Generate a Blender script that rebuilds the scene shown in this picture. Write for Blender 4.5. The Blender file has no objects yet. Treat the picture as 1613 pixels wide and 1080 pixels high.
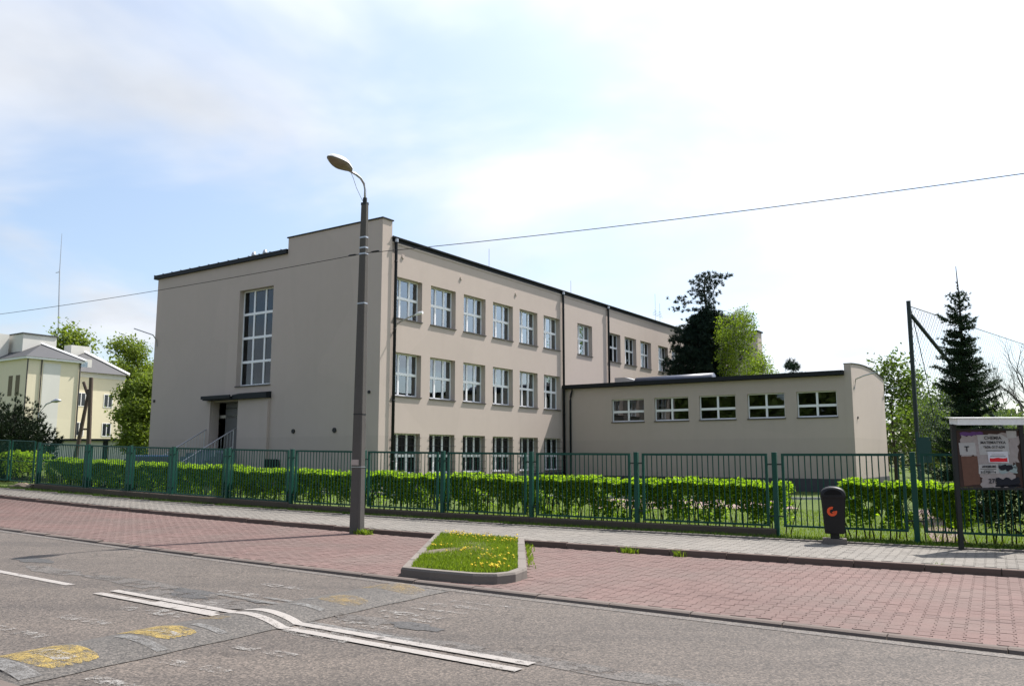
import bpy, math, random
import numpy as np
from mathutils import Matrix, Vector
random.seed(7); rng = np.random.default_rng(7)
scene = bpy.context.scene
R = math.radians

# ------------------------------------------------------------------ camera
cam_d = bpy.data.cameras.new('camera'); cam = bpy.data.objects.new('camera', cam_d)
scene.collection.objects.link(cam); scene.camera = cam
cam_d.sensor_width = 36.0; cam_d.lens = 36.0 * 1304.3 / 1613.0
cam_d.clip_start = 0.1; cam_d.clip_end = 3000.0
cam.location = (0, 0, 1.75); cam.rotation_euler = (math.pi / 2 + 0.13553, 0, 0)

# ------------------------------------------------------------------ sun + sky
SUN_AZ, SUN_EL = R(51.5), R(56.5)          # azimuth clockwise from +Y
sun_dir = Vector((math.sin(SUN_AZ) * math.cos(SUN_EL), math.cos(SUN_AZ) * math.cos(SUN_EL), math.sin(SUN_EL)))
sun_d = bpy.data.lights.new('sun', 'SUN'); sun_d.energy = 3.15; sun_d.angle = R(0.55); sun_d.color = (1.0, 0.955, 0.90)
sun = bpy.data.objects.new('sun', sun_d); scene.collection.objects.link(sun)
sun.rotation_euler = (-sun_dir).to_track_quat('-Z', 'Y').to_euler(); sun.location = (30, 30, 60)

world = bpy.data.worlds.new('World'); scene.world = world; world.use_nodes = True
nt = world.node_tree; nt.nodes.clear()
def wn(t, **k):
    n = nt.nodes.new(t)
    for a, v in k.items(): setattr(n, a, v)
    return n
def wl(a, b): nt.links.new(a, b)
def wmath(op, a, b=None, clamp=False):
    n = wn('ShaderNodeMath', operation=op, use_clamp=clamp)
    for i, x in enumerate((a, b)):
        if x is None: continue
        if isinstance(x, (int, float)): n.inputs[i].default_value = x
        else: wl(x, n.inputs[i])
    return n.outputs[0]
w_out = wn('ShaderNodeOutputWorld'); w_bg = wn('ShaderNodeBackground'); w_bg.inputs[1].default_value = 0.1
wl(w_bg.outputs[0], w_out.inputs[0])
sky = wn('ShaderNodeTexSky', sky_type='NISHITA'); sky.sun_disc = False
sky.sun_elevation = SUN_EL; sky.sun_rotation = SUN_AZ; sky.air_density = 1.0; sky.dust_density = 1.5; sky.ozone_density = 1.0
tc = wn('ShaderNodeTexCoord'); sep = wn('ShaderNodeSeparateXYZ'); wl(tc.outputs['Generated'], sep.inputs[0])
zc = wmath('MAXIMUM', sep.outputs[2], 0.0); zd = wmath('ADD', zc, 0.22)
cx_ = wmath('DIVIDE', sep.outputs[0], zd); cy_ = wmath('DIVIDE', sep.outputs[1], zd)
comb = wn('ShaderNodeCombineXYZ'); wl(cx_, comb.inputs[0]); wl(cy_, comb.inputs[1]); comb.inputs[2].default_value = 7.7
nz = wn('ShaderNodeTexNoise'); nz.inputs['Scale'].default_value = 1.3; nz.inputs['Detail'].default_value = 5; nz.inputs['Roughness'].default_value = 0.5; nz.inputs['Distortion'].default_value = 0.35
wl(comb.outputs[0], nz.inputs['Vector'])
mp = wn('ShaderNodeMapping'); mp.inputs['Location'].default_value = (5.3, 2.2, 1.0); wl(comb.outputs[0], mp.inputs[0])
nz2 = wn('ShaderNodeTexNoise'); nz2.inputs['Scale'].default_value = 2.4; nz2.inputs['Detail'].default_value = 5; nz2.inputs['Roughness'].default_value = 0.5
wl(mp.outputs[0], nz2.inputs['Vector'])
cov = wn('ShaderNodeMapRange', interpolation_type='SMOOTHSTEP'); cov.inputs[1].default_value = 0.42; cov.inputs[2].default_value = 0.68; wl(nz.outputs['Fac'], cov.inputs[0])
dotn = wn('ShaderNodeVectorMath', operation='DOT_PRODUCT'); wl(tc.outputs['Generated'], dotn.inputs[0]); dotn.inputs[1].default_value = sun_dir
glow = wmath('POWER', wmath('MAXIMUM', dotn.outputs['Value'], 0.0), 3.2)
# cloud brightness: thin veils, lit through towards the sun
cb = wmath('ADD', wmath('ADD', wmath('MULTIPLY', nz2.outputs['Fac'], 2.2), 1.75), wmath('MULTIPLY', glow, 5.0))
ccol = wn('ShaderNodeCombineXYZ')
for i, m in enumerate((0.945, 0.985, 1.06)): wl(wmath('MULTIPLY', cb, m), ccol.inputs[i])
# clear part: Nishita, veiled by high haze
veil = wn('ShaderNodeVectorMath', operation='SCALE'); wl(sky.outputs[0], veil.inputs[0]); veil.inputs[3].default_value = 0.50
vadd = wn('ShaderNodeVectorMath', operation='ADD'); wl(veil.outputs[0], vadd.inputs[0])
vg = wn('ShaderNodeCombineXYZ')
for i, m in enumerate((0.58, 0.70, 0.88)): wl(wmath('ADD', wmath('MULTIPLY', glow, 2.9), 0.95 * m), vg.inputs[i])
wl(vg.outputs[0], vadd.inputs[1])
wmix = wn('ShaderNodeMix', data_type='RGBA'); wl(wmath('MULTIPLY', cov.outputs[0], 0.95), wmix.inputs['Factor'])
wl(vadd.outputs[0], wmix.inputs['A']); wl(ccol.outputs[0], wmix.inputs['B'])
wl(wmix.outputs['Result'], w_bg.inputs[0])

vs = scene.view_settings; vs.view_transform = 'Standard'; vs.look = 'None'; vs.gamma = 1.0; vs.exposure = 1.57; vs.use_curve_mapping = False
scene.cycles.use_denoising = True
scene.cycles.max_bounces = 8; scene.cycles.transparent_max_bounces = 16
scene.cycles.sample_clamp_indirect = 6

# ------------------------------------------------------------------ helpers
C = scene.collection
WORLD = {}
def link(o, parent=None, local=False):
    C.objects.link(o)
    basis = Matrix.LocRotScale(o.location, o.rotation_euler, o.scale)
    if parent is not None:
        o.parent = parent
        pw = WORLD[parent]
        if not local: o.matrix_parent_inverse = pw.inverted()
        WORLD[o] = (pw @ basis) if local else basis
    else: WORLD[o] = basis
    return o
def tag(o, label=None, cat=None, group=None, kind=None):
    if label: o['label'] = label
    if cat: o['category'] = cat
    if group: o['group'] = group
    if kind: o['kind'] = kind
    return o
def thing(name, label, cat, loc=(0, 0, 0), rz=0, group=None):
    o = bpy.data.objects.new(name, None); o.empty_display_size = .3
    o.location = loc; o.rotation_euler = (0, 0, rz); link(o)
    return tag(o, label, cat, group)
def np_mesh(name, V, F):
    """V (n,3), F (m,k) uniform polygons"""
    V = np.asarray(V, np.float32); F = np.asarray(F, np.int32)
    me = bpy.data.meshes.new(name); m, k = F.shape
    me.vertices.add(len(V)); me.vertices.foreach_set('co', V.ravel())
    me.loops.add(m * k); me.loops.foreach_set('vertex_index', F.ravel())
    me.polygons.add(m); me.polygons.foreach_set('loop_start', np.arange(0, m * k, k, dtype=np.int32))
    me.update(calc_edges=True); me.validate()
    return me
def np_obj(name, V, F, mat, parent=None, smooth=False, local=False):
    me = np_mesh(name, V, F); me.materials.append(mat)
    me.shade_smooth() if smooth else me.shade_flat()
    return link(bpy.data.objects.new(name, me), parent, local)
class MB:
    def __init__(s): s.v = []; s.f = []
    def add(s, v, f):
        n = len(s.v); s.v += [tuple(map(float, p)) for p in v]; s.f += [tuple(i + n for i in q) for q in f]; return s
    def box(s, lo, hi, M=None):
        x0, y0, z0 = lo; x1, y1, z1 = hi
        v = [(x0, y0, z0), (x1, y0, z0), (x1, y1, z0), (x0, y1, z0), (x0, y0, z1), (x1, y0, z1), (x1, y1, z1), (x0, y1, z1)]
        if M: v = [M(*p) for p in v]
        return s.add(v, [(0, 3, 2, 1), (4, 5, 6, 7), (0, 1, 5, 4), (1, 2, 6, 5), (2, 3, 7, 6), (3, 0, 4, 7)])
    def quad(s, *p): return s.add(p, [tuple(range(len(p)))])
    def prism(s, poly, z0, z1, M=None):
        n = len(poly); v = [(x, y, z0) for x, y in poly] + [(x, y, z1) for x, y in poly]
        if M: v = [M(*p) for p in v]
        return s.add(v, [tuple(range(n))[::-1], tuple(range(n, 2 * n))] + [(i, (i + 1) % n, n + (i + 1) % n, n + i) for i in range(n)])
    def tube(s, pts, rad, n=6, cap=True):
        pts = [Vector(p) for p in pts]
        if not hasattr(rad, '__len__'): rad = [rad] * len(pts)
        base = len(s.v); ref = Vector((0, 0, 1))
        for i, p in enumerate(pts):
            t = (pts[min(i + 1, len(pts) - 1)] - pts[max(i - 1, 0)])
            if t.length < 1e-9: t = Vector((0, 0, 1))
            t.normalize()
            a = t.cross(ref if abs(t.z) < .95 else Vector((1, 0, 0))).normalized(); b = t.cross(a)
            for k in range(n):
                w = 2 * math.pi * k / n
                s.v.append(tuple(p + (a * math.cos(w) + b * math.sin(w)) * rad[i]))
        for i in range(len(pts) - 1):
            for k in range(n):
                k2 = (k + 1) % n; o = base + i * n
                s.f.append((o + k, o + k2, o + n + k2, o + n + k))
        if cap:
            s.f.append(tuple(base + k for k in range(n))[::-1]); o = base + (len(pts) - 1) * n
            s.f.append(tuple(o + k for k in range(n)))
        return s
    def build(s, name, mat, parent=None, smooth=False, local=False, loc=None, rz=0):
        me = bpy.data.meshes.new(name); me.from_pydata(s.v, [], s.f); me.materials.append(mat)
        if smooth: me.shade_smooth()
        o = bpy.data.objects.new(name, me)
        if loc is not None: o.location = loc
        o.rotation_euler = (0, 0, rz)
        return link(o, parent, local)
def bevel(o, w=.01, seg=2):
    m = o.modifiers.new('bevel', 'BEVEL'); m.width = w; m.segments = seg; m.limit_method = 'ANGLE'; return o

# ------------------------------------------------------------------ materials
def mat_new(name):
    m = bpy.data.materials.new(name); m.use_nodes = True
    n = m.node_tree; b = n.nodes['Principled BSDF']; return m, n, b
def nd(n, t, **k):
    x = n.nodes.new(t)
    for a, v in k.items(): setattr(x, a, v)
    return x
def noise(n, scale, detail=4, rough=.55, vec=None, coord='Object'):
    x = nd(n, 'ShaderNodeTexNoise'); x.inputs['Scale'].default_value = scale; x.inputs['Detail'].default_value = detail; x.inputs['Roughness'].default_value = rough
    if vec is None:
        g = nd(n, 'ShaderNodeNewGeometry'); n.links.new(g.outputs['Position'], x.inputs['Vector'])
    else: n.links.new(vec, x.inputs['Vector'])
    return x.outputs['Fac']
def ramp(n, fac, stops):
    r = nd(n, 'ShaderNodeValToRGB'); n.links.new(fac, r.inputs[0])
    while len(r.color_ramp.elements) < len(stops): r.color_ramp.elements.new(.5)
    for e, (p, c) in zip(r.color_ramp.elements, stops):
        e.position = p; e.color = (*c, 1) if len(c) == 3 else c
    return r.outputs[0]
def mixc(n, fac, a, b, mode='MIX'):
    m = nd(n, 'ShaderNodeMix', data_type='RGBA', blend_type=mode)
    for k, x in (('Factor', fac), ('A', a), ('B', b)):
        if isinstance(x, (int, float)): m.inputs[k].default_value = x
        elif isinstance(x, tuple): m.inputs[k].default_value = (*x, 1) if len(x) == 3 else x
        else: n.links.new(x, m.inputs[k])
    return m.outputs['Result']
def fmath(n, op, a, b=None, clamp=False):
    m = nd(n, 'ShaderNodeMath', operation=op, use_clamp=clamp)
    for i, x in enumerate((a, b)):
        if x is None: continue
        if isinstance(x, (int, float)): m.inputs[i].default_value = x
        else: n.links.new(x, m.inputs[i])
    return m.outputs[0]
def bump(n, b, h, strength=.3, dist=.01):
    x = nd(n, 'ShaderNodeBump'); x.inputs['Strength'].default_value = strength; x.inputs['Distance'].default_value = dist
    n.links.new(h, x.inputs['Height']); n.links.new(x.outputs[0], b.inputs['Normal'])
def scl(c, k): return tuple(x * k for x in c)
def surf(name, col, rough=.8, var=.18, s1=1.2, s2=25, bs=.25, bd=.004, metal=0, spec=.35, rand=0.0):
    """plain weathered surface: broad blotches + fine grain (+ per-piece tint)"""
    m, n, b = mat_new(name)
    c = mixc(n, noise(n, s1, 5), scl(col, 1 - var), scl(col, 1 + var))
    f = noise(n, s2, 3)
    c = mixc(n, .35, c, mixc(n, f, scl(col, .7), scl(col, 1.25)))
    if rand:
        g = nd(n, 'ShaderNodeNewGeometry'); oi = nd(n, 'ShaderNodeObjectInfo')
        r = fmath(n, 'FRACT', fmath(n, 'ADD', g.outputs['Random Per Island'], oi.outputs['Random']))
        c = mixc(n, 1.0, c, ramp(n, r, [(0, (1 - rand,) * 3), (1, (1 + rand,) * 3)]), 'MULTIPLY')
    n.links.new(c, b.inputs['Base Color']); b.inputs['Roughness'].default_value = rough; b.inputs['Metallic'].default_value = metal
    b.inputs['Specular IOR Level'].default_value = spec
    if bs: bump(n, b, f, bs, bd)
    return m
def foliage(name, c0, c1, trans=.35, rough=.6):
    m, n, b = mat_new(name); n.nodes.remove(b)
    g = nd(n, 'ShaderNodeNewGeometry')
    f = fmath(n, 'ADD', fmath(n, 'MULTIPLY', g.outputs['Random Per Island'], .6), fmath(n, 'MULTIPLY', noise(n, 2.2, 3), .5))
    c = ramp(n, f, [(.15, c0), (.85, c1)])
    d = nd(n, 'ShaderNodeBsdfPrincipled'); n.links.new(c, d.inputs['Base Color']); d.inputs['Roughness'].default_value = rough; d.inputs['Specular IOR Level'].default_value = .25
    t = nd(n, 'ShaderNodeBsdfTranslucent'); n.links.new(mixc(n, 1.0, c, (1.25, 1.3, .6), 'MULTIPLY'), t.inputs[0])
    mx = nd(n, 'ShaderNodeMixShader'); mx.inputs[0].default_value = trans
    n.links.new(d.outputs[0], mx.inputs[1]); n.links.new(t.outputs[0], mx.inputs[2])
    n.links.new(mx.outputs[0], n.nodes['Material Output'].inputs[0])
    return m
def glass_mat(name, tint=(.93, .95, .96), boost=4.6):
    m, n, b = mat_new(name); n.nodes.remove(b)
    fr = nd(n, 'ShaderNodeFresnel'); fr.inputs[0].default_value = 1.52
    t = nd(n, 'ShaderNodeBsdfTransparent'); t.inputs[0].default_value = (*tint, 1)
    g = nd(n, 'ShaderNodeBsdfGlossy'); g.inputs['Roughness'].default_value = .015; g.inputs[0].default_value = (.84, .93, 1, 1)
    w = nd(n, 'ShaderNodeBump'); w.inputs['Strength'].default_value = .05; w.inputs['Distance'].default_value = .02
    n.links.new(noise(n, 1.7, 1), w.inputs['Height']); n.links.new(w.outputs[0], g.inputs['Normal'])
    mx = nd(n, 'ShaderNodeMixShader'); n.links.new(fmath(n, 'MULTIPLY', fr.outputs[0], boost, True), mx.inputs[0])
    n.links.new(t.outputs[0], mx.inputs[1]); n.links.new(g.outputs[0], mx.inputs[2])
    n.links.new(mx.outputs[0], n.nodes['Material Output'].inputs[0])
    return m
M = {}
def wall_mat(name, col, band=.3):
    m, n, b = mat_new(name)
    c = mixc(n, noise(n, .35, 5), scl(col, .93), scl(col, 1.06))
    c = mixc(n, .25, c, mixc(n, noise(n, 3.0, 4), scl(col, .9), scl(col, 1.1)))
    # rain streaks: noise stretched vertically
    g = nd(n, 'ShaderNodeNewGeometry'); mp_ = nd(n, 'ShaderNodeMapping'); mp_.inputs['Scale'].default_value = (2.4, 2.4, .12); n.links.new(g.outputs['Position'], mp_.inputs[0])
    st = ramp(n, noise(n, 1.0, 5, vec=mp_.outputs[0]), [(.5, (1, 1, 1)), (.85, (.93, .925, .91))])
    c = mixc(n, .45, c, mixc(n, 1.0, c, st, 'MULTIPLY'))
    # repainted lower band and splash dirt near the ground
    sz = nd(n, 'ShaderNodeSeparateXYZ'); n.links.new(g.outputs['Position'], sz.inputs[0])
    c = mixc(n, fmath(n, 'MULTIPLY', fmath(n, 'LESS_THAN', sz.outputs[2], 2.58), band), c, scl(col, .80))
    dn = fmath(n, 'MULTIPLY', fmath(n, 'SUBTRACT', 1.0, fmath(n, 'DIVIDE', sz.outputs[2], 2.2), True), noise(n, 1.6, 5))
    c = mixc(n, fmath(n, 'MULTIPLY', dn, .7), c, scl((.20, .18, .15), 1.0))
    # faint repair patches
    vp_ = nd(n, 'ShaderNodeTexVoronoi'); vp_.inputs['Scale'].default_value = .22; n.links.new(g.outputs['Position'], vp_.inputs['Vector']); sc_ = nd(n, 'ShaderNodeSeparateColor'); n.links.new(vp_.outputs['Color'], sc_.inputs[0])
    c = mixc(n, 1.0, c, ramp(n, sc_.outputs[0], [(0, (.975, .975, .972)), (1, (1.025, 1.022, 1.02))]), 'MULTIPLY')
    n.links.new(c, b.inputs['Base Color']); b.inputs['Roughness'].default_value = .9; b.inputs['Specular IOR Level'].default_value = .2
    bump(n, b, noise(n, 90, 3), .25, .004)
    return m
M['wall'] = wall_mat('render_greige', (.468, .394, .348))
M['wall_in'] = surf('interior_paint', (.45, .42, .36), .9, .05, bs=0)
M['plinth'] = surf('plinth_dark', (.055, .055, .062), .8, .2, 2, 60)
M['flash'] = surf('dark_sheet_metal', (.010, .012, .015), .6, .2, 3, 20, .05, metal=0, spec=.25)
M['sill'] = surf('sill_brown', (.075, .066, .06), .6, .1, 3, 30, .05)
M['white'] = surf('white_pvc', (.82, .82, .83), .35, .04, 2, 20, 0, spec=.5)
M['glass'] = glass_mat('window_glass')
M['glass_dark'] = glass_mat('window_glass_tinted', (.62, .60, .58), 1.35)  # same glazing, reflection weakened and tint added so these panes read dark
M['blind'] = surf('blind_lilac', (.80, .78, .84), .8, .08, 2, 20, 0)  # lilac blind slats, colour lightened to suggest sky reflected in upper panes
M['blind_blue'] = surf('blind_pale_blue', (.36, .60, .84), .8, .1, 2, 20, 0)  # slats coloured blue to imitate sky reflected in the middle-row panes
M['blind_teal'] = surf('curtain_teal', (.07, .19, .19), .8, .15, 3, 20, 0)
M['curtain_brown'] = surf('curtain_brown', (.10, .065, .045), .85, .2, 3, 20, 0)
M['steel'] = surf('galvanised_steel', (.42, .43, .45), .38, .1, 4, 40, .05, metal=.8)
M['duct'] = surf('blue_grey_sheet', (.045, .055, .085), .45, .15, 3, 30, .03, spec=.4)
M['black'] = surf('black_iron', (.012, .013, .013), .5, .2, 4, 40, .1)
M['wood'] = surf('weathered_wood', (.09, .065, .05), .85, .3, 3, 40, .3)
M['orange_wood'] = surf('varnished_door_frame', (.40, .21, .07), .5, .15, 3, 40, .1)
def concrete(name, col, rand=0.0, var=.2): return surf(name, col, .9, var, 1.3, 55, .45, .006, spec=.2, rand=rand)
M['kerb'] = concrete('kerb_concrete', (.150, .132, .118), .08)
M['kerb_road'] = concrete('kerb_concrete_brown', (.115, .094, .083), .10)
M['kerb_dark'] = concrete('kerb_concrete_red_brown', (.12, .088, .075), .12)
M['plinth_conc'] = concrete('fence_plinth_concrete', (.085, .068, .052), .1, .35)
M['pole'] = concrete('pole_concrete', (.098, .092, .084), 0, .3)
M['white_stone'] = concrete('pale_edging', (.42, .40, .37))

def asphalt():
    m, n, b = mat_new('asphalt')
    base = (.075, .064, .0565)
    big = noise(n, .35, 5); c = mixc(n, big, scl(base, .82), scl(base, 1.16))
    c = mixc(n, .6, c, mixc(n, noise(n, 1.9, 6, .65), scl(base, .72), scl(base, 1.28)))
    v = nd(n, 'ShaderNodeTexVoronoi'); v.inputs['Scale'].default_value = 62; g = nd(n, 'ShaderNodeNewGeometry'); n.links.new(g.outputs['Position'], v.inputs['Vector'])
    sp = nd(n, 'ShaderNodeSeparateColor'); n.links.new(v.outputs['Color'], sp.inputs[0])
    grain = ramp(n, sp.outputs[0], [(0, (.50, .50, .50)), (.5, (.95, .945, .94)), (1, (1.65, 1.6, 1.55))])
    c = mixc(n, 1.0, c, grain, 'MULTIPLY')
    fine = noise(n, 45, 3, .7); c = mixc(n, 1.0, c, ramp(n, fine, [(.3, (.7, .7, .7)), (.7, (1.3, 1.3, 1.28))]), 'MULTIPLY')
    # wheel tracks polished along the street
    mt = nd(n, 'ShaderNodeMapping'); mt.inputs['Rotation'].default_value = (0, 0, .522 - .085); mt.inputs['Scale'].default_value = (.10, 1.3, 1); gg = nd(n, 'ShaderNodeNewGeometry'); n.links.new(gg.outputs['Position'], mt.inputs[0])
    c = mixc(n, 1.0, c, ramp(n, noise(n, 1.0, 4, .6, mt.outputs[0]), [(.3, (.80, .80, .81)), (.7, (1.18, 1.16, 1.14))]), 'MULTIPLY')
    # dark oil and tar spots
    c = mixc(n, ramp(n, noise(n, 2.6, 4, .6), [(.66, (0, 0, 0)), (.78, (.6, .6, .6))]), c, (.035, .032, .03))
    # hair cracks
    vc = nd(n, 'ShaderNodeTexVoronoi', feature='DISTANCE_TO_EDGE'); vc.inputs['Scale'].default_value = .55
    wv = nd(n, 'ShaderNodeVectorMath', operation='ADD'); n.links.new(g.outputs['Position'], wv.inputs[0])
    nn = nd(n, 'ShaderNodeTexNoise'); nn.inputs['Scale'].default_value = 2.2; nn.inputs['Detail'].default_value = 4; n.links.new(g.outputs['Position'], nn.inputs['Vector']); n.links.new(nn.outputs['Color'], wv.inputs[1]); n.links.new(wv.outputs[0], vc.inputs['Vector'])
    ck = ramp(n, vc.outputs['Distance'], [(.002, (.45, .44, .43)), (.009, (1, 1, 1))])
    c = mixc(n, fmath(n, 'MULTIPLY', fmath(n, 'GREATER_THAN', noise(n, .5, 2), .52), .8), c, mixc(n, 1.0, c, ck, 'MULTIPLY'))
    n.links.new(c, b.inputs['Base Color']); b.inputs['Roughness'].default_value = .82; b.inputs['Specular IOR Level'].default_value = .35
    bump(n, b, sp.outputs[0], .5, .006)
    return m
M['asphalt'] = asphalt()
def tinted(name, base, k0, k1, sc=80, edge=None):
    m, n, b = mat_new(name)
    c = mixc(n, noise(n, 2.2, 5, .65), scl(base, k0), scl(base, k1))
    v = nd(n, 'ShaderNodeTexVoronoi'); v.inputs['Scale'].default_value = 70; g = nd(n, 'ShaderNodeNewGeometry'); n.links.new(g.outputs['Position'], v.inputs['Vector'])
    sp = nd(n, 'ShaderNodeSeparateColor'); n.links.new(v.outputs['Color'], sp.inputs[0])
    c = mixc(n, 1.0, c, ramp(n, sp.outputs[0], [(0, (.45, .45, .45)), (.5, (.95, .95, .95)), (1, (1.75, 1.72, 1.68))]), 'MULTIPLY')
    n.links.new(c, b.inputs['Base Color']); b.inputs['Roughness'].default_value = .8; bump(n, b, sp.outputs[0], .4, .006)
    if edge:
        f = ramp(n, fmath(n, 'ADD', fmath(n, 'MULTIPLY', noise(n, 3.0, 6, .7), .8), fmath(n, 'MULTIPLY', noise(n, 40, 3, .7), .2)), [(edge[0], (0, 0, 0)), (edge[1], (1, 1, 1))]); bw = nd(n, 'ShaderNodeRGBToBW'); n.links.new(f, bw.inputs[0]); flaky(m, n, b, bw.outputs[0])
    return m
def flaky(m, n, b, mask):
    t = nd(n, 'ShaderNodeBsdfTransparent'); mx = nd(n, 'ShaderNodeMixShader')
    n.links.new(mask, mx.inputs[0]); n.links.new(t.outputs[0], mx.inputs[1]); n.links.new(b.outputs[0], mx.inputs[2]); n.links.new(mx.outputs[0], n.nodes['Material Output'].inputs[0])
def paint(name, col, lo, hi, sc=5.0, fine=.3):
    """worn road paint: where it has flaked off the asphalt below shows"""
    m, n, b = mat_new(name)
    f = fmath(n, 'ADD', fmath(n, 'MULTIPLY', noise(n, sc, 6, .75), 1 - fine), fmath(n, 'MULTIPLY', noise(n, 75, 3, .7), fine))
    k = ramp(n, f, [(lo, (0, 0, 0)), (hi, (1, 1, 1))])
    bw = nd(n, 'ShaderNodeRGBToBW'); n.links.new(k, bw.inputs[0])
    cc = mixc(n, noise(n, 8, 4), scl(col, .85), scl(col, 1.08)); cc = mixc(n, 1.0, cc, ramp(n, noise(n, 90, 3, .7), [(.3, (.72, .72, .72)), (.7, (1.1, 1.1, 1.1))]), 'MULTIPLY')
    n.links.new(cc, b.inputs['Base Color']); b.inputs['Roughness'].default_value = .75
    bump(n, b, noise(n, 80, 3), .4, .005); flaky(m, n, b, bw.outputs[0]); return m
M['patch_dark'] = tinted('asphalt_patch', (.040, .038, .037), .75, 1.25, edge=(.36, .44))
M['patch_grey'] = tinted('asphalt_patch_pale', (.069, .061, .055), .85, 1.15, edge=(.40, .50))
M['hump'] = tinted('asphalt_hump', (.058, .052, .0465), .75, 1.3)
M['gutter'] = tinted('gutter_asphalt', (.082, .071, .063), .6, 1.35)
M['line'] = paint('line_paint', (.265, .243, .225), .37, .46)
M['line_worn'] = paint('line_paint_worn', (.24, .225, .21), .50, .58, 9, .42)
M['line_grey'] = paint('line_paint_grey', (.145, .140, .134), .38, .56, 9, .4)
M['yellow'] = paint('yellow_paint', (.32, .225, .055), .43, .58, 9, .5)
M['yellow_worn'] = paint('yellow_paint_worn', (.27, .18, .055), .47, .66, 6, .5)
M['joint'] = surf('joint_sand', (.098, .072, .062), .95, .3, 3, 60)
M['joint_grey'] = surf('joint_sand_grey', (.125, .116, .104), .95, .3, 3, 60)
def paver(name, col, stain):
    m, n, b = mat_new(name)
    g = nd(n, 'ShaderNodeNewGeometry'); oi = nd(n, 'ShaderNodeObjectInfo')
    r = fmath(n, 'FRACT', fmath(n, 'ADD', g.outputs['Random Per Island'], oi.outputs['Random']))
    c = ramp(n, r, [(0, scl(col, .92)), (.5, col), (1, scl(col, 1.07))])
    c = mixc(n, ramp(n, noise(n, .7, 5), [(.42, (0, 0, 0)), (.75, (.75, .75, .75))]), c, stain)
    c = mixc(n, 1.0, c, ramp(n, noise(n, .28, 4), [(.3, (.88, .88, .88)), (.7, (1.1, 1.1, 1.1))]), 'MULTIPLY')
    c = mixc(n, 1.0, c, ramp(n, noise(n, 110, 3, .7), [(.3, (.8, .8, .8)), (.7, (1.2, 1.2, 1.2))]), 'MULTIPLY')
    n.links.new(c, b.inputs['Base Color']); b.inputs['Roughness'].default_value = .88; b.inputs['Specular IOR Level'].default_value = .25
    bump(n, b, noise(n, 110, 3), .4, .004); return m
M['paver_red'] = paver('paver_red', (.130, .084, .075), (.113, .088, .078))
M['paver_grey'] = paver('paver_grey', (.165, .151, .134), (.140, .131, .119))
M['green_paint'] = surf('green_gloss_paint', (.005, .058, .041), .5, .2, 3, 30, .05, spec=.3)
M['green_dark'] = surf('dark_green_paint', (.004, .014, .012), .45, .2, 3, 30, .05, spec=.5)
def ground_mat(name, a, b_, sc=1.3):
    m, n, b = mat_new(name)
    c = mixc(n, ramp(n, noise(n, sc, 6, .6), [(.35, (0, 0, 0)), (.65, (1, 1, 1))]), a, b_)
    c = mixc(n, 1.0, c, ramp(n, noise(n, 30, 4, .7), [(.3, (.65, .65, .65)), (.7, (1.35, 1.35, 1.35))]), 'MULTIPLY')
    n.links.new(c, b.inputs['Base Color']); b.inputs['Roughness'].default_value = .95; b.inputs['Specular IOR Level'].default_value = .1
    bump(n, b, noise(n, 30, 4), .8, .03); return m
M['lawn'] = ground_mat('lawn_soil', (.058, .085, .022), (.080, .108, .030))
M['soil'] = ground_mat('soil', (.065, .085, .02), (.11, .085, .055))
M['bare'] = ground_mat('bare_earth', (.15, .125, .10), (.11, .092, .072), 4)
M['far_ground'] = ground_mat('far_ground', (.06, .085, .025), (.09, .085, .045), .2)
M['grass'] = foliage('grass_blades', (.085, .140, .012), (.20, .27, .03), .4)
M['grass_dark'] = foliage('grass_blades_dark', (.03, .065, .008), (.07, .12, .016), .25)
M['dandelion'] = surf('dandelion_yellow', (.55, .40, .012), .8, .1, 5, 40, 0)
M['hedge'] = foliage('hedge_leaves', (.11, .20, .012), (.28, .41, .026), .6)
M['hedge_stem'] = surf('hedge_stems', (.050, .040, .028), .9, .3, 4, 40, .2)
M['bark'] = surf('bark', (.055, .045, .036), .95, .3, 3, 30, .5)
M['bark_birch'] = surf('bark_birch', (.40, .38, .33), .85, .25, 3, 12, .2)
M['needle_pine'] = foliage('needles_pine', (.006, .018, .012), (.020, .042, .026), .1)
M['needle_spruce'] = foliage('needles_spruce', (.007, .022, .012), (.028, .055, .020), .12)
M['needle_juniper'] = foliage('needles_juniper', (.007, .016, .008), (.022, .038, .014), .12)
M['leaf_bright'] = foliage('leaves_spring', (.075, .115, .018), (.19, .24, .04), .42)
M['leaf_birch'] = foliage('leaves_birch', (.085, .135, .014), (.19, .26, .03), .5)
M['leaf_wood'] = foliage('leaves_wood', (.030, .045, .018), (.075, .085, .035), .3)
M['leaf_dark'] = foliage('leaves_shrub', (.012, .024, .008), (.045, .075, .018), .25)  # darker copy of the hedge leaves, shade put into the colour
M['leaf_mid'] = foliage('leaves_mid', (.045, .085, .015), (.12, .17, .035), .4)

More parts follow.
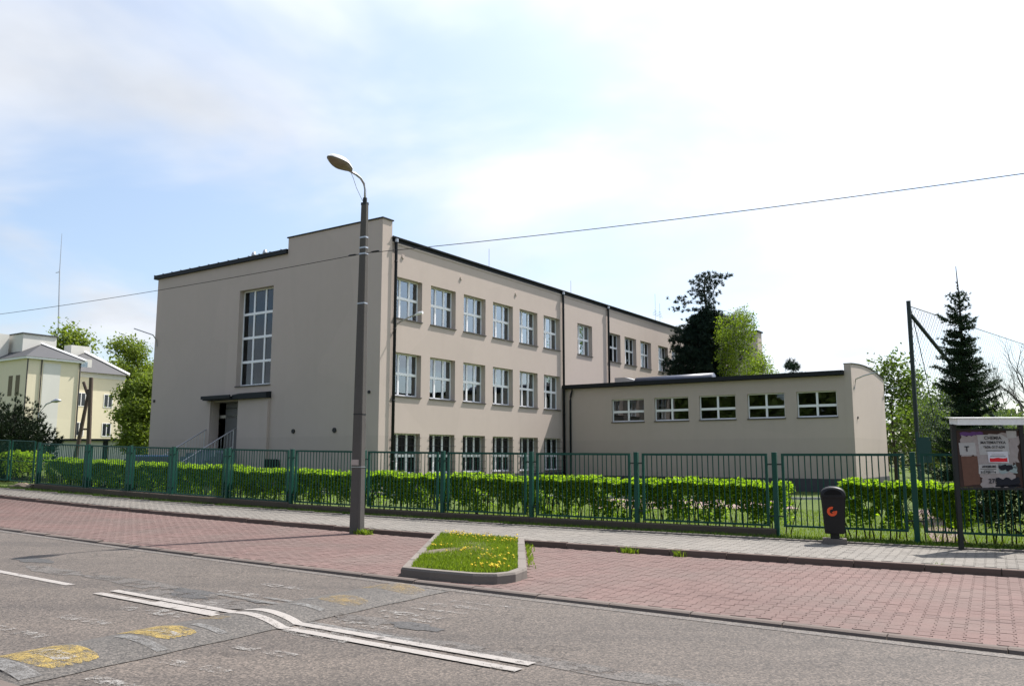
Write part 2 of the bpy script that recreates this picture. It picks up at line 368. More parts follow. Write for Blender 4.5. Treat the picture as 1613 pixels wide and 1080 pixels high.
# ------------------------------------------------------------------ street frame: s along the street (to the left), o across it (away)
A = 0.522; CA, SA = math.cos(A), math.sin(A)
def zt(s):
    q = min(max(s - 2.0, 0.0), 30.0); return .00052 * q * q + min(max(s - 32.0, 0.0), 15.0) * .031
def S(s, o, dz=0.0): return (SA * o - CA * s, CA * o + SA * s, zt(s) + dz)
def so(x, y): return (-CA * x + SA * y, SA * x + CA * y)
def gz(x, y): return zt(so(x, y)[0]) + .10
def e_near(s): return 3.14 + .085 * s
def e_road(s): return 8.87 + .083 * s
def e_kerb(s): return 14.2 + .065 * max(0.0, s - 8.0)
def e_back(s): return 16.82 + .015 * s
def e_fence(s): return 17.6 + .035 * max(0.0, s - 17.0)
HUMP0, HUMP1 = 6.42, 7.46
def hump(s, o):
    s0 = s + .06 * (o - 6.5)
    if HUMP0 < s0 < HUMP1 and 3.76 < o < 9.2:
        t = (s0 - HUMP0) / (HUMP1 - HUMP0)
        return .078 * math.sin(math.pi * t) ** .8 * min(1, (o - 3.76) / .12, (9.2 - o) / .25)
    return 0.0
def sheet(name, mat, s0, s1, f0, f1, dz, ns, no, parent=None, kind=None, zf=None):
    V = []; F = []
    for i in range(ns + 1):
        s = s0 + (s1 - s0) * i / ns
        a, b = f0(s), f1(s)
        for j in range(no + 1):
            o = a + (b - a) * j / no
            V.append(S(s, o, dz + (zf(s, o) if zf else 0)))
    for i in range(ns):
        for j in range(no):
            k = i * (no + 1) + j; F.append((k, k + no + 1, k + no + 2, k + 1))
    o = np_obj(name, np.array(V), np.array(F), mat, parent)
    if kind: tag(o, kind=kind)
    return o
cst = lambda v: (lambda s: v)

# ---- ground to the horizon
srange = sorted(set([-900, -300, -100, -40, 0, 2] + list(np.linspace(4, 47, 24)) + [60, 100, 300, 900]))
V = []; F = []
ors = [-900, -200, -30, 0, 30, 80, 200, 900]
for s in srange:
    for o in ors: V.append(S(s, o, -.08))
for i in range(len(srange) - 1):
    for j in range(len(ors) - 1):
        k = i * len(ors) + j; F.append((k, k + len(ors), k + len(ors) + 1, k + 1))
ground = np_obj('ground', V, F, M['far_ground']); tag(ground, kind='structure')
road = sheet('road', M['asphalt'], -40, 70, e_near, e_road, 0, 220, 6, kind='structure')
lawn = sheet('lawn', M['lawn'], -60, 110, lambda s: e_back(s) + .07, cst(150), .10, 170, 20, kind='structure')
near_pav = sheet('near_pavement', M['joint_grey'], -40, 70, lambda s: e_near(s) - 6, lambda s: e_near(s) - .13, .10, 110, 2, kind='structure')

# ---- kerb stones (each its own piece)
def kerb_run(parent, fn, off, s0, s1, step, w, h, top, mat, name='kerb_stone', round_=.02):
    cache = {}
    s = s0; i = 0
    while s < s1:
        a = S(s + .006, fn(s) + off, top); b = S(s + step - .006, fn(s + step) + off, top)
        L = (Vector(b) - Vector(a)).length
        key = round(L, 3)
        if key not in cache:
            r = round_; prof = [(0, -h), (0, -r), (r * .3, -r * .3), (r, 0), (w - .01, 0), (w, -.01), (w, -h)]
            mb = MB(); n = len(prof)
            v = [(0, y, z) for y, z in prof] + [(L, y, z) for y, z in prof]
            mb.add(v, [tuple(range(n)), tuple(range(n, 2 * n))[::-1]] + [(k, n + k, n + (k + 1) % n, (k + 1) % n) for k in range(n)])
            me = bpy.data.meshes.new(name); me.from_pydata(mb.v, [], mb.f); me.materials.append(mat); me.update(); cache[key] = me
        o = bpy.data.objects.new(name, cache[key])
        d = Vector(b) - Vector(a); j = random.uniform(-.006, .006)
        o.location = (a[0], a[1], a[2] + j)
        # local x along the run, local y away from the camera
        rot = Matrix(((d.x / L, SA, 0), (d.y / L, CA, 0), (d.z / L, 0, 1)))
        ang = math.atan2(d.y, d.x)
        o.rotation_euler = (0, 0, ang); o.scale = (1, -1, 1)
        o.rotation_euler[2] += random.uniform(-.004, .004)
        link(o, parent); s += step; i += 1
kerb_road = thing('road_edge_kerb', 'low rounded concrete kerb between the asphalt and the red paving', 'kerb', S(10, e_road(10), 0)); tag(kerb_road, kind='structure')
kerb_run(kerb_road, e_road, 0, -3, 36, 1.0, .13, .2, .05, M['kerb_road'], round_=.045)
gutter = sheet('gutter', M['gutter'], -40, 70, lambda s: e_road(s) - .16, lambda s: e_road(s) + .002, .004, 110, 1, kind='structure')
kerb_walk = thing('sidewalk_kerb', 'reddish brown kerb stepping up from red paving to the sidewalk', 'kerb', S(10, e_kerb(10), 0)); tag(kerb_walk, kind='structure')
kerb_run(kerb_walk, e_kerb, 0, -3, 36, 1.0, .10, .25, .135, M['kerb_dark'])
kerb_back = thing('verge_edging', 'thin concrete edging between the sidewalk and the grass verge', 'kerb', S(10, e_back(10), 0)); tag(kerb_back, kind='structure')
kerb_run(kerb_back, e_back, 0, -3, 36, 1.0, .06, .25, .165, M['kerb'])
kerb_near = thing('near_kerb', 'concrete kerb along the near edge of the road', 'kerb', S(7, e_near(7), 0)); tag(kerb_near, kind='structure')
kerb_run(kerb_near, lambda s: e_near(s) - .12, 0, 4, 14, 1.0, .12, .25, .10, M['kerb_road'])

# ---- interlocking pavers
def paver_poly(L=.2, fh=.0805, wh=.055, c=.012):
    h = L / 2 - .003
    q = [(wh, 0.034), (fh, .062), (fh, h - c), (fh - c, h)]
    p = [(x, y) for x, y in q]
    right = [(wh, -.034)] ; 
    pts = [(-fh + c, -h), (fh - c, -h), (fh, -h + c), (fh, -.062), (wh, -.034), (wh, .034), (fh, .062), (fh, h - c), (fh - c, h), (-fh + c, h), (-fh, h - c), (-fh, .062), (-wh, .034), (-wh, -.034), (-fh, -.062), (-fh, -h + c)]
    return pts
PP = np.array(paver_poly()); NP = len(PP)
def paver_mesh(name, mat):
    mb = MB(); mb.prism([tuple(p) for p in PP], -.05, 0); me = bpy.data.meshes.new(name); me.from_pydata(mb.v, [], mb.f); me.materials.append(mat); return me
def in_view(p):
    x, y, z = p; z -= 1.75; c, s_ = math.cos(.13553), math.sin(.13553)
    de = y * c + z * s_; up = -y * s_ + z * c
    if de < 1: return None
    return 806.5 + 1304.3 * x / de, 540 - 1304.3 * up / de
island_poly = [(7.42, 9.72), (6.9, 9.70), (6.2, 9.72), (5.90, 9.86), (5.78, 10.15), (5.85, 10.6), (7.95, 14.30), (10.03, 14.30)]
def inside(poly, x, y):
    r = False; n = len(poly)
    for i in range(n):
        x0, y0 = poly[i]; x1, y1 = poly[(i + 1) % n]
        if (y0 > y) != (y1 > y) and x < (x1 - x0) * (y - y0) / (y1 - y0) + x0: r = not r
    return r
def lay(parent, mat, name, label_name, s0, s1, f0, f1, top, skip=None):
    pos = []
    i0 = int(s0 / .14)
    for i in range(i0, int(s1 / .14) + 1):
        s = i * .14; a, b = f0(s), f1(s); off = .1 if i % 2 else 0
        o = math.ceil((a - off) / .2) * .2 + off
        while o < b - .04:
            if o > a + .05 and not (skip and skip(s, o)):
                p = S(s, o, top); pos.append((p[0], p[1], p[2] + random.uniform(-.0018, .0015)))
            o += .2
    vis = []
    for k, p in enumerate(pos):
        q = in_view(p)
        if q and -20 < q[0] < 1633 and q[1] < 1100: vis.append((p[0] ** 2 + p[1] ** 2, k))
    vis.sort(); single = set(k for _, k in vis[:300])
    me = paver_mesh(name, mat)
    for k in single:
        o = bpy.data.objects.new(name, me); o.location = pos[k]
        o.rotation_euler = (random.uniform(-.006, .006), random.uniform(-.006, .006), -A + random.uniform(-.01, .01)); link(o, parent)
    rest = np.array([pos[k] for _, k in vis if k not in single]); n = len(rest)
    ang = -A + rng.uniform(-.01, .01, n); ca, sa = np.cos(ang)[:, None], np.sin(ang)[:, None]
    tx = rng.uniform(-.005, .005, n)[:, None]; ty = rng.uniform(-.005, .005, n)[:, None]
    X = ca * PP[:, 0] - sa * PP[:, 1] + rest[:, 0:1]; Y = sa * PP[:, 0] + ca * PP[:, 1] + rest[:, 1:2]
    Z = rest[:, 2:3] + tx * PP[:, 0] + ty * PP[:, 1]
    V = np.concatenate([np.stack([X, Y, Z], -1), np.stack([X, Y, Z - .03], -1)], 1).reshape(-1, 3)
    me2 = bpy.data.meshes.new(label_name); m = n; NV = 2 * NP
    me2.vertices.add(len(V)); me2.vertices.foreach_set('co', V.astype(np.float32).ravel())
    top_f = (np.arange(n)[:, None] * NV + np.arange(NP)).ravel()
    sd = np.stack([np.arange(NP) + NP, (np.arange(NP) + 1) % NP + NP, (np.arange(NP) + 1) % NP, np.arange(NP)], -1)
    sd_f = (np.arange(n)[:, None, None] * NV + sd).ravel()
    loops = np.concatenate([top_f, sd_f]).astype(np.int32)
    starts = np.concatenate([np.arange(n) * NP, n * NP + np.arange(n * NP) * 4]).astype(np.int32)
    me2.loops.add(len(loops)); me2.loops.foreach_set('vertex_index', loops)
    me2.polygons.add(len(starts)); me2.polygons.foreach_set('loop_start', starts)
    me2.update(calc_edges=True); me2.validate(); me2.materials.append(mat); me2.shade_flat()
    o = link(bpy.data.objects.new(label_name, me2), parent); tag(o, kind='stuff'); return o
bay = sheet('parking_bay', M['joint'], -40, 70, lambda s: e_road(s) + .10, lambda s: e_kerb(s) + .01, .0255, 110, 2, kind='structure')
tag(bay, 'parking bay of red interlocking concrete pavers beside the road', 'paving')
lay(bay, M['paver_red'], 'paver', 'far_pavers', -1.5, 34, lambda s: e_road(s) + .12, e_kerb, .032, lambda s, o: inside(island_poly, s, o))
walk = sheet('sidewalk', M['joint_grey'], -40, 70, lambda s: e_kerb(s) + .09, lambda s: e_back(s) + .01, .1255, 110, 2, kind='structure')
tag(walk, 'sidewalk of pale grey interlocking pavers along the fence', 'sidewalk')
lay(walk, M['paver_grey'], 'paving_stone', 'far_paving_stones', -1.5, 34, lambda s: e_kerb(s) + .09, e_back, .132)

# ---- road hump, patches and markings
hump_o = None
def strip(name, mat, pts0, pts1, dz, parent, no=3):
    """sheet between two (s,o) polylines of equal length, draped on the road and hump"""
    V = []; F = []; n = len(pts0)
    for a, b in zip(pts0, pts1):
        for j in range(no + 1):
            t = j / no; s = a[0] + (b[0] - a[0]) * t; o = a[1] + (b[1] - a[1]) * t
            V.append(S(s, o, dz + hump(s, o)))
    for i in range(n - 1):
        for j in range(no):
            k = i * (no + 1) + j; F.append((k, k + no + 1, k + no + 2, k + 1))
    return np_obj(name, V, F, mat, parent)
def line(name, mat, s0, o0, s1, o1, w, dz, parent, n=None):
    L = math.hypot(s1 - s0, o1 - o0); n = n or max(2, int(L / .08)); nx, ny = -(o1 - o0) / L, (s1 - s0) / L
    a = []; b = []
    for i in range(n + 1):
        t = i / n; s = s0 + (s1 - s0) * t; o = o0 + (o1 - o0) * t
        a.append((s - nx * w / 2, o - ny * w / 2)); b.append((s + nx * w / 2, o + ny * w / 2))
    return strip(name, mat, a, b, dz, parent, 2)
hs = np.linspace(HUMP0 - .02, HUMP1 + .02, 26); ho = [3.76, 3.80, 3.85, 3.93, 4.01] + list(np.linspace(4.1, 8.8, 25)) + [8.95, 9.05, 9.12, 9.2]
V = []; F = []
for s0 in hs:
    for o in ho:
        s = s0 - .06 * (o - 6.5) + .012 * math.sin(o * 7.3) * (1 if s0 in (hs[0], hs[-1]) else 0); V.append(S(s, o, .006 + hump(s, o)))
for i in range(len(hs) - 1):
    for j in range(len(ho) - 1):
        k = i * len(ho) + j; F.append((k, k + len(ho), k + len(ho) + 1, k + 1))
hump_o = np_obj('speed_hump', V, F, M['hump'], None, True); tag(hump_o, 'low asphalt speed hump across the road with worn yellow and white paint', 'speed hump')
DZ = .011
def blob(name, mat, cs, co, rs, ro, dz, parent, seed=0, rot=0):
    r = random.Random(seed); n = 18; a = []
    ph = [r.uniform(.75, 1.2) for _ in range(n)]
    rings = 4; V = [S(cs, co, dz + hump(cs, co))]; F = []
    for k in range(1, rings + 1):
        for i in range(n):
            w = 2 * math.pi * i / n; q = ph[i] * k / rings
            ds, do = rs * math.cos(w) * q, ro * math.sin(w) * q
            s = cs + ds * math.cos(rot) - do * math.sin(rot); o = co + ds * math.sin(rot) + do * math.cos(rot)
            V.append(S(s, o, dz + hump(s, o)))
    mb = MB(); f = [(0, 1 + i, 1 + (i + 1) % n) for i in range(n)]
    for k in range(rings - 1):
        for i in range(n):
            f.append((1 + k * n + i, 1 + (k + 1) * n + i, 1 + (k + 1) * n + (i + 1) % n, 1 + k * n + (i + 1) % n))
    mb.add(V, f); return mb.build(name, mat, parent)
# yellow squares on the hump, one after another across the road, with white bars between
def hump_patch(mat, o0, o1, t0, t1, parent=hump_o, name='painted_square', dz=DZ):
    o0 -= .13; o1 -= .13
    a = []; b = []
    for i in range(17):
        o = o0 + (o1 - o0) * i / 16
        base = -.06 * (o - 6.5); tm, th_ = (t0 + t1) / 2, (t1 - t0) / 2
        if name == 'painted_square': th_ *= max(.05, 1 - abs(2 * i / 16 - 1) ** 7) ** .5 * (1 + .05 * math.sin(i * 2.9))
        a.append((HUMP0 + (tm - th_) * (HUMP1 - HUMP0) + base, o)); b.append((HUMP0 + (tm + th_) * (HUMP1 - HUMP0) + base, o))
    return strip(name, mat, a, b, dz, parent, 10)
hump_patch(M['line_grey'], 4.02, 4.20, .05, .95, name='painted_bar')
hump_patch(M['yellow'], 4.22, 4.80, .12, .98)
hump_patch(M['line_worn'], 4.42, 4.60, .22, .70, name='painted_bar', dz=DZ + .003)
hump_patch(M['line_grey'], 5.18, 5.30, .03, .62, name='painted_bar')
hump_patch(M['yellow'], 5.36, 5.82, .22, .98)
hump_patch(M['line_worn'], 5.50, 5.62, .25, .6, name='painted_bar', dz=DZ + .003)
hump_patch(M['line_grey'], 5.90, 6.00, .10, .5, name='painted_bar')
hump_patch(M['yellow_worn'], 6.2, 6.42, .5, .9)
hump_patch(M['line_grey'], 7.25, 7.36, .15, .6, name='painted_bar')
hump_patch(M['yellow_worn'], 7.62, 8.05, .10, .6)
hump_patch(M['yellow_worn'], 8.62, 9.08, .08, .9)
# double centre line: runs left of, over and right of the hump
def cl(s): return 5.985 + .0855 * s
for off in (-.105, .125):
    a0, a1 = (3.49, 9.9)
    line('centre_line', M['line'], a0, cl(a0) + off, a1, cl(a1) + off, .12, .012, road, 90)
line('centre_line', M['line'], 10.8, cl(10.8) + .04, 14.6, cl(14.6) + .04, .12, .006, road, 30)
# ghost of an older line beside it, worn transverse rows, grey reseal patches
for (s0, o0, s1, o1, w, mt) in [(7.62, 6.60, 8.75, 6.70, .15, 'line'), (4.9, 6.62, 6.35, 6.75, .13, 'line_grey'), (5.5, 6.38, 6.3, 6.45, .26, 'line_worn'), (7.7, 6.33, 8.3, 6.36, .22, 'line_worn'),
    (7.2, 7.35, 8.6, 7.5, .09, 'line_grey'), (7.0, 7.55, 7.9, 7.62, .08, 'line_grey')]:
    line('worn_line', M[mt], s0, o0, s1, o1, w, .009, road)
r_ = random.Random(3)
for k in range(7):        # faded zebra dashes each side of the hump
    o = 4.25 + k * .68
    for s0 in (8.0, 8.45):
        line('worn_dash', M['line_worn'], s0 + r_.uniform(-.1, .1) - .06 * (o - 6.5), o, s0 + .38 - .06 * (o - 6.5), o + r_.uniform(0, .05), .17, .008, road)
    for s0 in (5.35, 5.8):
        line('worn_dash', M['line_worn'], s0 + r_.uniform(-.1, .1) - .06 * (o - 6.5), o, s0 + .38 - .06 * (o - 6.5), o + r_.uniform(0, .05), .15, .008, road)
for (s0, o0, s1, o1) in [(5.0, 8.32, 5.95, 8.30), (5.2, 8.02, 6.0, 8.0), (4.75, 8.62, 5.8, 8.62), (5.6, 7.72, 6.15, 7.72), (5.25, 7.45, 5.9, 7.47)]:
    line('worn_dash', M['line_worn'], s0, o0, s1, o1, .085, .008, road)
blob('asphalt_patch', M['patch_dark'], 9.0, 7.45, .42, .14, .005, road, 1, .1)
blob('asphalt_patch', M['patch_dark'], 8.75, 7.2, .36, .10, .006, road, 2, .1)
blob('asphalt_patch', M['patch_grey'], 9.9, 7.5, 1.7, .22, .0035, road, 3, .09)
blob('asphalt_patch', M['patch_grey'], 8.6, 7.1, 1.3, .26, .0042, road, 4, .09)
blob('asphalt_patch', M['patch_grey'], 12.3, 7.6, .9, .2, .0036, road, 9, .09)
blob('asphalt_patch', M['patch_dark'], 5.3, 7.18, .34, .15, .0052, road, 5, .1)
blob('asphalt_patch', M['patch_grey'], 6.0, 7.2, .42, .18, .0043, road, 6, .1)
blob('asphalt_patch', M['patch_dark'], 7.75, 7.38, .20, .07, .0062, road, 7, .1)
blob('asphalt_patch', M['patch_grey'], 3.2, 6.55, 2.6, .16, .0034, road, 8, .085)
blob('asphalt_patch', M['patch_dark'], 13.6, 8.1, .5, .2, .0038, road, 11, .085)

# ---- grass, island
def blades(name, pts, h0, h1, mat, parent=None, w=.006, lean=.6):
    P = np.asarray(pts, float); n = len(P)
    th = rng.uniform(0, 2 * np.pi, n); h = rng.uniform(h0, h1, n); l = rng.uniform(.1, lean, n) * h
    ph = rng.uniform(0, 2 * np.pi, n); ww = rng.uniform(.7, 1.5, n) * w
    ax = np.stack([np.cos(th), np.sin(th), np.zeros(n)], 1) * ww[:, None]
    tip = P + np.stack([np.cos(ph) * l, np.sin(ph) * l, h], 1)
    mid = P + np.stack([np.cos(ph) * l * .35, np.sin(ph) * l * .35, h * .6], 1)
    V = np.stack([P - ax, P + ax, mid + ax * .7, tip, mid - ax * .7], 1).reshape(-1, 3)
    return np_obj(name, V, np.arange(5 * n).reshape(n, 5), mat, parent)
def fill(mb_pts, n): pass
isl = thing('planting_island', 'kerbed island of dandelion grass between the red parking bays', 'island', S(7.9, 12.3, .03))
top_z = .165
inner = []
ccs, cco = 7.95, 12.6
def shrink(poly, d):
    out = []; n = len(poly)
    for i in range(n):
        p0 = Vector(poly[i - 1]); p1 = Vector(poly[i]); p2 = Vector(poly[(i + 1) % n])
        d1 = (p1 - p0).normalized(); d2 = (p2 - p1).normalized()
        n1 = Vector((-d1.y, d1.x)); n2 = Vector((-d2.y, d2.x)); b = (n1 + n2).normalized()
        k = d / max(.5, b.dot(n1)); out.append((p1 + b * k))
    return out
area = sum(island_poly[i][0] * island_poly[(i + 1) % 8][1] - island_poly[(i + 1) % 8][0] * island_poly[i][1] for i in range(8))
sg = 1 if area > 0 else -1
inner = [tuple(p) for p in shrink(island_poly, .13 * sg)]
# kerb pieces along the outline (not along the sidewalk side)
def kerb_piece(a, b, ia, ib):
    mb = MB(); vs_ = []
    def pt(q, z): return S(q[0], q[1], z)
    def lerp(p, q, t): return (p[0] + (q[0] - p[0]) * t, p[1] + (q[1] - p[1]) * t)
    oa, ob = lerp(a, ia, .12), lerp(b, ib, .12)
    ring0 = [pt(a, -.05), pt(a, top_z - .03), pt(oa, top_z), pt(ia, top_z), pt(ia, -.05)]
    ring1 = [pt(b, -.05), pt(b, top_z - .03), pt(ob, top_z), pt(ib, top_z), pt(ib, -.05)]
    mb.add(ring0 + ring1, [(0, 1, 2, 3, 4), (9, 8, 7, 6, 5)] + [(i, 5 + i, 5 + (i + 1) % 5, (i + 1) % 5) for i in range(5)])
    return mb.build('kerb_stone', M['kerb'], isl)
for i in range(8):
    if i == 6: continue
    a, b = island_poly[i], island_poly[(i + 1) % 8]; ia, ib = inner[i], inner[(i + 1) % 8]
    L = math.hypot(a[0] - b[0], a[1] - b[1]); n = max(1, round(L / .95))
    for k in range(n):
        t0, t1 = k / n + .004 * (n > 1), (k + 1) / n - .004 * (n > 1)
        f = lambda p, q, t: (p[0] + (q[0] - p[0]) * t, p[1] + (q[1] - p[1]) * t)
        kerb_piece(f(a, b, t0), f(a, b, t1), f(ia, ib, t0), f(ia, ib, t1))
# soil in the island, slightly domed
mb = MB(); cen = S(ccs, cco, top_z + .03); mb.add([cen] + [S(p[0], p[1], top_z - .025) for p in inner], [(0, 1 + i, 1 + (i + 1) % 8) for i in range(8)]); mb.build('soil', M['soil'], isl)
blob_c = (8.12, 11.65)
ip = []; r_ = random.Random(5)
while len(ip) < 17000:
    s, o = r_.uniform(5.7, 10.5), r_.uniform(9.7, 15.0)
    if not inside(inner, s, o): continue
    d = math.hypot((s - blob_c[0]) / .32, (o - blob_c[1]) / .52)
    if d < 1 and r_.random() > d ** 3 * .4: continue
    if r_.random() < .35 and math.sin(s * 5.1 + 1.3 * math.sin(o * 3)) * math.sin(o * 4.3) > .45: continue
    ip.append(S(s, o, top_z - .02))
blades('grass', ip, .03, .085, M['grass'], isl)
isl.children[-1]['kind'] = 'stuff'
blob('bare_soil', M['bare'], blob_c[0], blob_c[1], .24, .42, top_z - .004, isl, 3)
# dandelions: each its own flower
mb = MB()
mb.tube([(0, 0, 0), (.006, 0, .07)], .0035, 4); n = 9
for k in range(2):
    ring = [(.006 + math.cos(2 * math.pi * i / n) * (.026 - .009 * k), math.sin(2 * math.pi * i / n) * (.026 - .009 * k), .068 + .012 * k) for i in range(n)]
    mb.add(ring + [(.006, 0, .075 + .012 * k)], [(i, (i + 1) % n, n) for i in range(n)])
dm = bpy.data.meshes.new('dandelion'); dm.from_pydata(mb.v, [], mb.f); dm.materials.append(M['dandelion'])
cl_ = [(8.9, 13.9, .35), (8.3, 13.9, .45), (7.9, 13.4, .4), (8.6, 12.2, .3), (8.2, 11.6, .35), (8.45, 11.3, .3), (7.7, 11.9, .3), (6.7, 11.2, .3), (6.2, 10.25, .2), (9.5, 14.1, .3), (8.3, 10.7, .3)]
k = 0
while k < 190:
    c = cl_[r_.randrange(len(cl_))]; s = r_.gauss(c[0], c[2] * .8); o = r_.gauss(c[1], c[2] * .55)
    if not inside(inner, s, o) or math.hypot((s - blob_c[0]) / .4, (o - blob_c[1]) / .6) < 1: continue
    d = bpy.data.objects.new('dandelion', dm); d.location = S(s, o, top_z + r_.uniform(-.01, .03)); d.rotation_euler = (r_.uniform(-.3, .3), r_.uniform(-.3, .3), r_.uniform(0, 6)); d.scale = (r_.uniform(.5, .85),) * 3
    link(d); tag(d, 'yellow dandelion flower in the grass of the kerbed island', 'dandelion', 'dandelions in the kerbed island'); k += 1
# verge between sidewalk and fence
vp = []
for _ in range(19000):
    s = r_.uniform(-2, 20) if r_.random() < .8 else r_.uniform(20, 33); o0, o1 = e_back(s) + .07, e_fence(s) - .12
    vp.append(S(s, r_.uniform(o0, o1), .10))
vg_ = blades('verge_grass', vp, .03, .12, M['grass_dark']); tag(vg_, 'narrow strip of grass between the sidewalk edging and the fence plinth', 'grass', kind='stuff')
lp = []
for _ in range(26000):
    s, o = r_.uniform(-3, 14), 17.75 + 9 * r_.random() ** 1.4; lp.append(S(s, o, .10))
lg = blades('lawn_grass', lp, .03, .085, M['grass']); tag(lg, 'mown lawn grass behind the hedge', 'grass', kind='stuff')
# weeds in the kerb joints and round the pole foot
for (s, o, r0, nn, lab) in [(11.86, 14.18, .17, 150, 'small green weed tuft at the foot of the lamp pole'), (5.72, 14.12, .12, 60, 'tuft of weeds in the kerb joint right of the island'), (.85, 14.38, .09, 45, 'tiny weed in the kerb near the right edge'), (4.8, 14.1, .08, 30, 'little weed sprouting from the kerb, right of a larger tuft')]:
    pts = [S(s + r_.gauss(0, r0 * .6), o + r_.gauss(0, r0 * .3), .03) for _ in range(nn)]
    tag(blades('weed', pts, .05, .14, M['grass'], None, .011, .9), lab, 'weed', 'weeds in the kerb joints')
pts = [S(8.35 - (15 - o) * .568 - .04 - abs(r_.gauss(0, .06)), o, .03) for o in [11.4 + 3.0 * r_.random() ** .7 for _ in range(170)]]
tag(blades('weed', pts, .03, .09, M['grass'], None, .010, .9), 'row of weeds along the right kerb of the planted island', 'weed', 'weeds in the kerb joints')
# yard path and pale edging
yp = MB(); yp.add([(2.5, 26, gz(2.5, 26) + .012), (9, 26.4, gz(9, 26.4) + .012), (9.6, 31.4, gz(9.6, 31.4) + .012), (2.6, 31.4, gz(2.6, 31.4) + .012)], [(0, 1, 2, 3)])
tag(yp.build('yard_path', surf('pink_paving', (.21, .145, .13), .9, .15, 2, 30)), kind='structure')
yp = MB(); yp.add([(8.15, 16.4, gz(8.3, 17) + .012), (8.75, 16.2, gz(9.2, 17) + .012), (13.0, 26, gz(12, 27) + .012), (12.4, 26, gz(11, 27) + .012)], [(0, 1, 2, 3)])
tag(yp.build('gate_path', M['paver_red']), kind='structure')
mb = MB()
for k in range(22): mb.box((-8 + k, 32.0, gz(-8 + k, 32) - .05), (-7.02 + k, 32.08, gz(-8 + k, 32) + .09))
tag(mb.build('lawn_edging', M['white_stone']), 'pale concrete edging across the lawn behind the hedge', 'edging', kind='structure')

# ------------------------------------------------------------------ fence
post_s = [30.6, 27.45, 25.0, 22.75, 20.12, 17.39, 14.73, 12.15, 9.59, 6.92, 3.90, 1.33, -1.25, -3.8]
fence = thing('steel_fence', 'green steel bar fence on a low concrete plinth in front of the hedge', 'fence', S(12, 17.6, .1))
def fpt(s, z): return Vector(S(s, e_fence(s), z))
FZ0, FZ1 = .33, 1.80
barme = None
mb = MB(); mb.tube([(0, 0, 0), (0, 0, FZ1 - FZ0 - .04)], .012, 6); barme = bpy.data.meshes.new('bar'); barme.from_pydata(mb.v, [], mb.f); barme.materials.append(M['green_paint'])
for i, s in enumerate(post_s):
    p = fpt(s, 0)
    mb = MB(); mb.box((-.048, -.048, .05), (.048, .048, FZ1 + .01)); mb.box((-.052, -.052, FZ1 + .01), (.052, .052, FZ1 + .025))
    po = mb.build('post', M['green_paint'], fence, loc=p, rz=-A); bevel(po, .008)
    
    for zc_ in (FZ1 - .235, .52): clip = MB(); clip.box((-.17, -.012, zc_), (.17, .012, zc_ + .03)); clip.build('clip', M['green_dark'], fence, loc=p, rz=-A)
    if i + 1 < len(post_s):
        a, b = fpt(s - .14, 0), fpt(post_s[i + 1] + .14, 0)
        d = b - a; L = d.length; u = d.normalized()
        def at(t, z): return a + u * t + Vector((0, 0, z))
        def bar_box(mb, p, q, w, h):
            n = Vector((-u.y, u.x, 0)).normalized() * w / 2; up = Vector((0, 0, h / 2))
            v = [p - n - up, p + n - up, p + n + up, p - n + up, q - n - up, q + n - up, q + n + up, q - n + up]
            mb.add(v, [(0, 1, 2, 3), (7, 6, 5, 4), (0, 4, 5, 1), (1, 5, 6, 2), (2, 6, 7, 3), (3, 7, 4, 0)])
        mb = MB(); bar_box(mb, at(0, FZ1 - .025), at(L, FZ1 - .025), .05, .05); bar_box(mb, at(.0525, FZ0 + .02), at(L - .0525, FZ0 + .02), .04, .04)
        for t in (.026, L - .026):
            n = Vector((-u.y, u.x, 0)).normalized() * .026; q = u * .026
            for_p = at(t, FZ0); top = at(t, FZ1 - .0505)
            v = [for_p - n - q, for_p + n - q, for_p + n + q, for_p - n + q, top - n - q, top + n - q, top + n + q, top - n + q]
            mb.add(v, [(0, 3, 2, 1), (4, 5, 6, 7), (0, 1, 5, 4), (1, 2, 6, 5), (2, 3, 7, 6), (3, 0, 4, 7)])
        pan = mb.build('panel', M['green_paint'], fence)
        nb = max(4, round(L / .112))
        if post_s[i + 1] > -2:
            for k in range(1, nb):
                bo = bpy.data.objects.new('bar', barme); bo.location = at(L * k / nb + random.uniform(-.006, .006), FZ0 + .02)
                bo.rotation_euler = (random.uniform(-.006, .006), random.uniform(-.006, .006), 0); link(bo, pan)
        # plinth segment
        mb = MB(); n = Vector((SA, CA, 0)); a2, b2 = fpt(s, 0), fpt(post_s[i + 1], 0)
        ht = .285 if s < 20 else .32
        v = []
        for q in (a2 + u * .004, b2 - u * .004):
            for off, z in ((-.11, -.05), (-.10, ht - .02), (-.08, ht), (.08, ht), (.10, ht - .02), (.11, -.05)): v.append(q + n * off + Vector((0, 0, z)))
        if s > 4:
            mb.add(v, [(0, 1, 2, 3, 4, 5), (11, 10, 9, 8, 7, 6)] + [(k, 6 + k, 6 + (k + 1) % 6, (k + 1) % 6) for k in range(6)]); mb.build('plinth', M['plinth_conc'], fence)
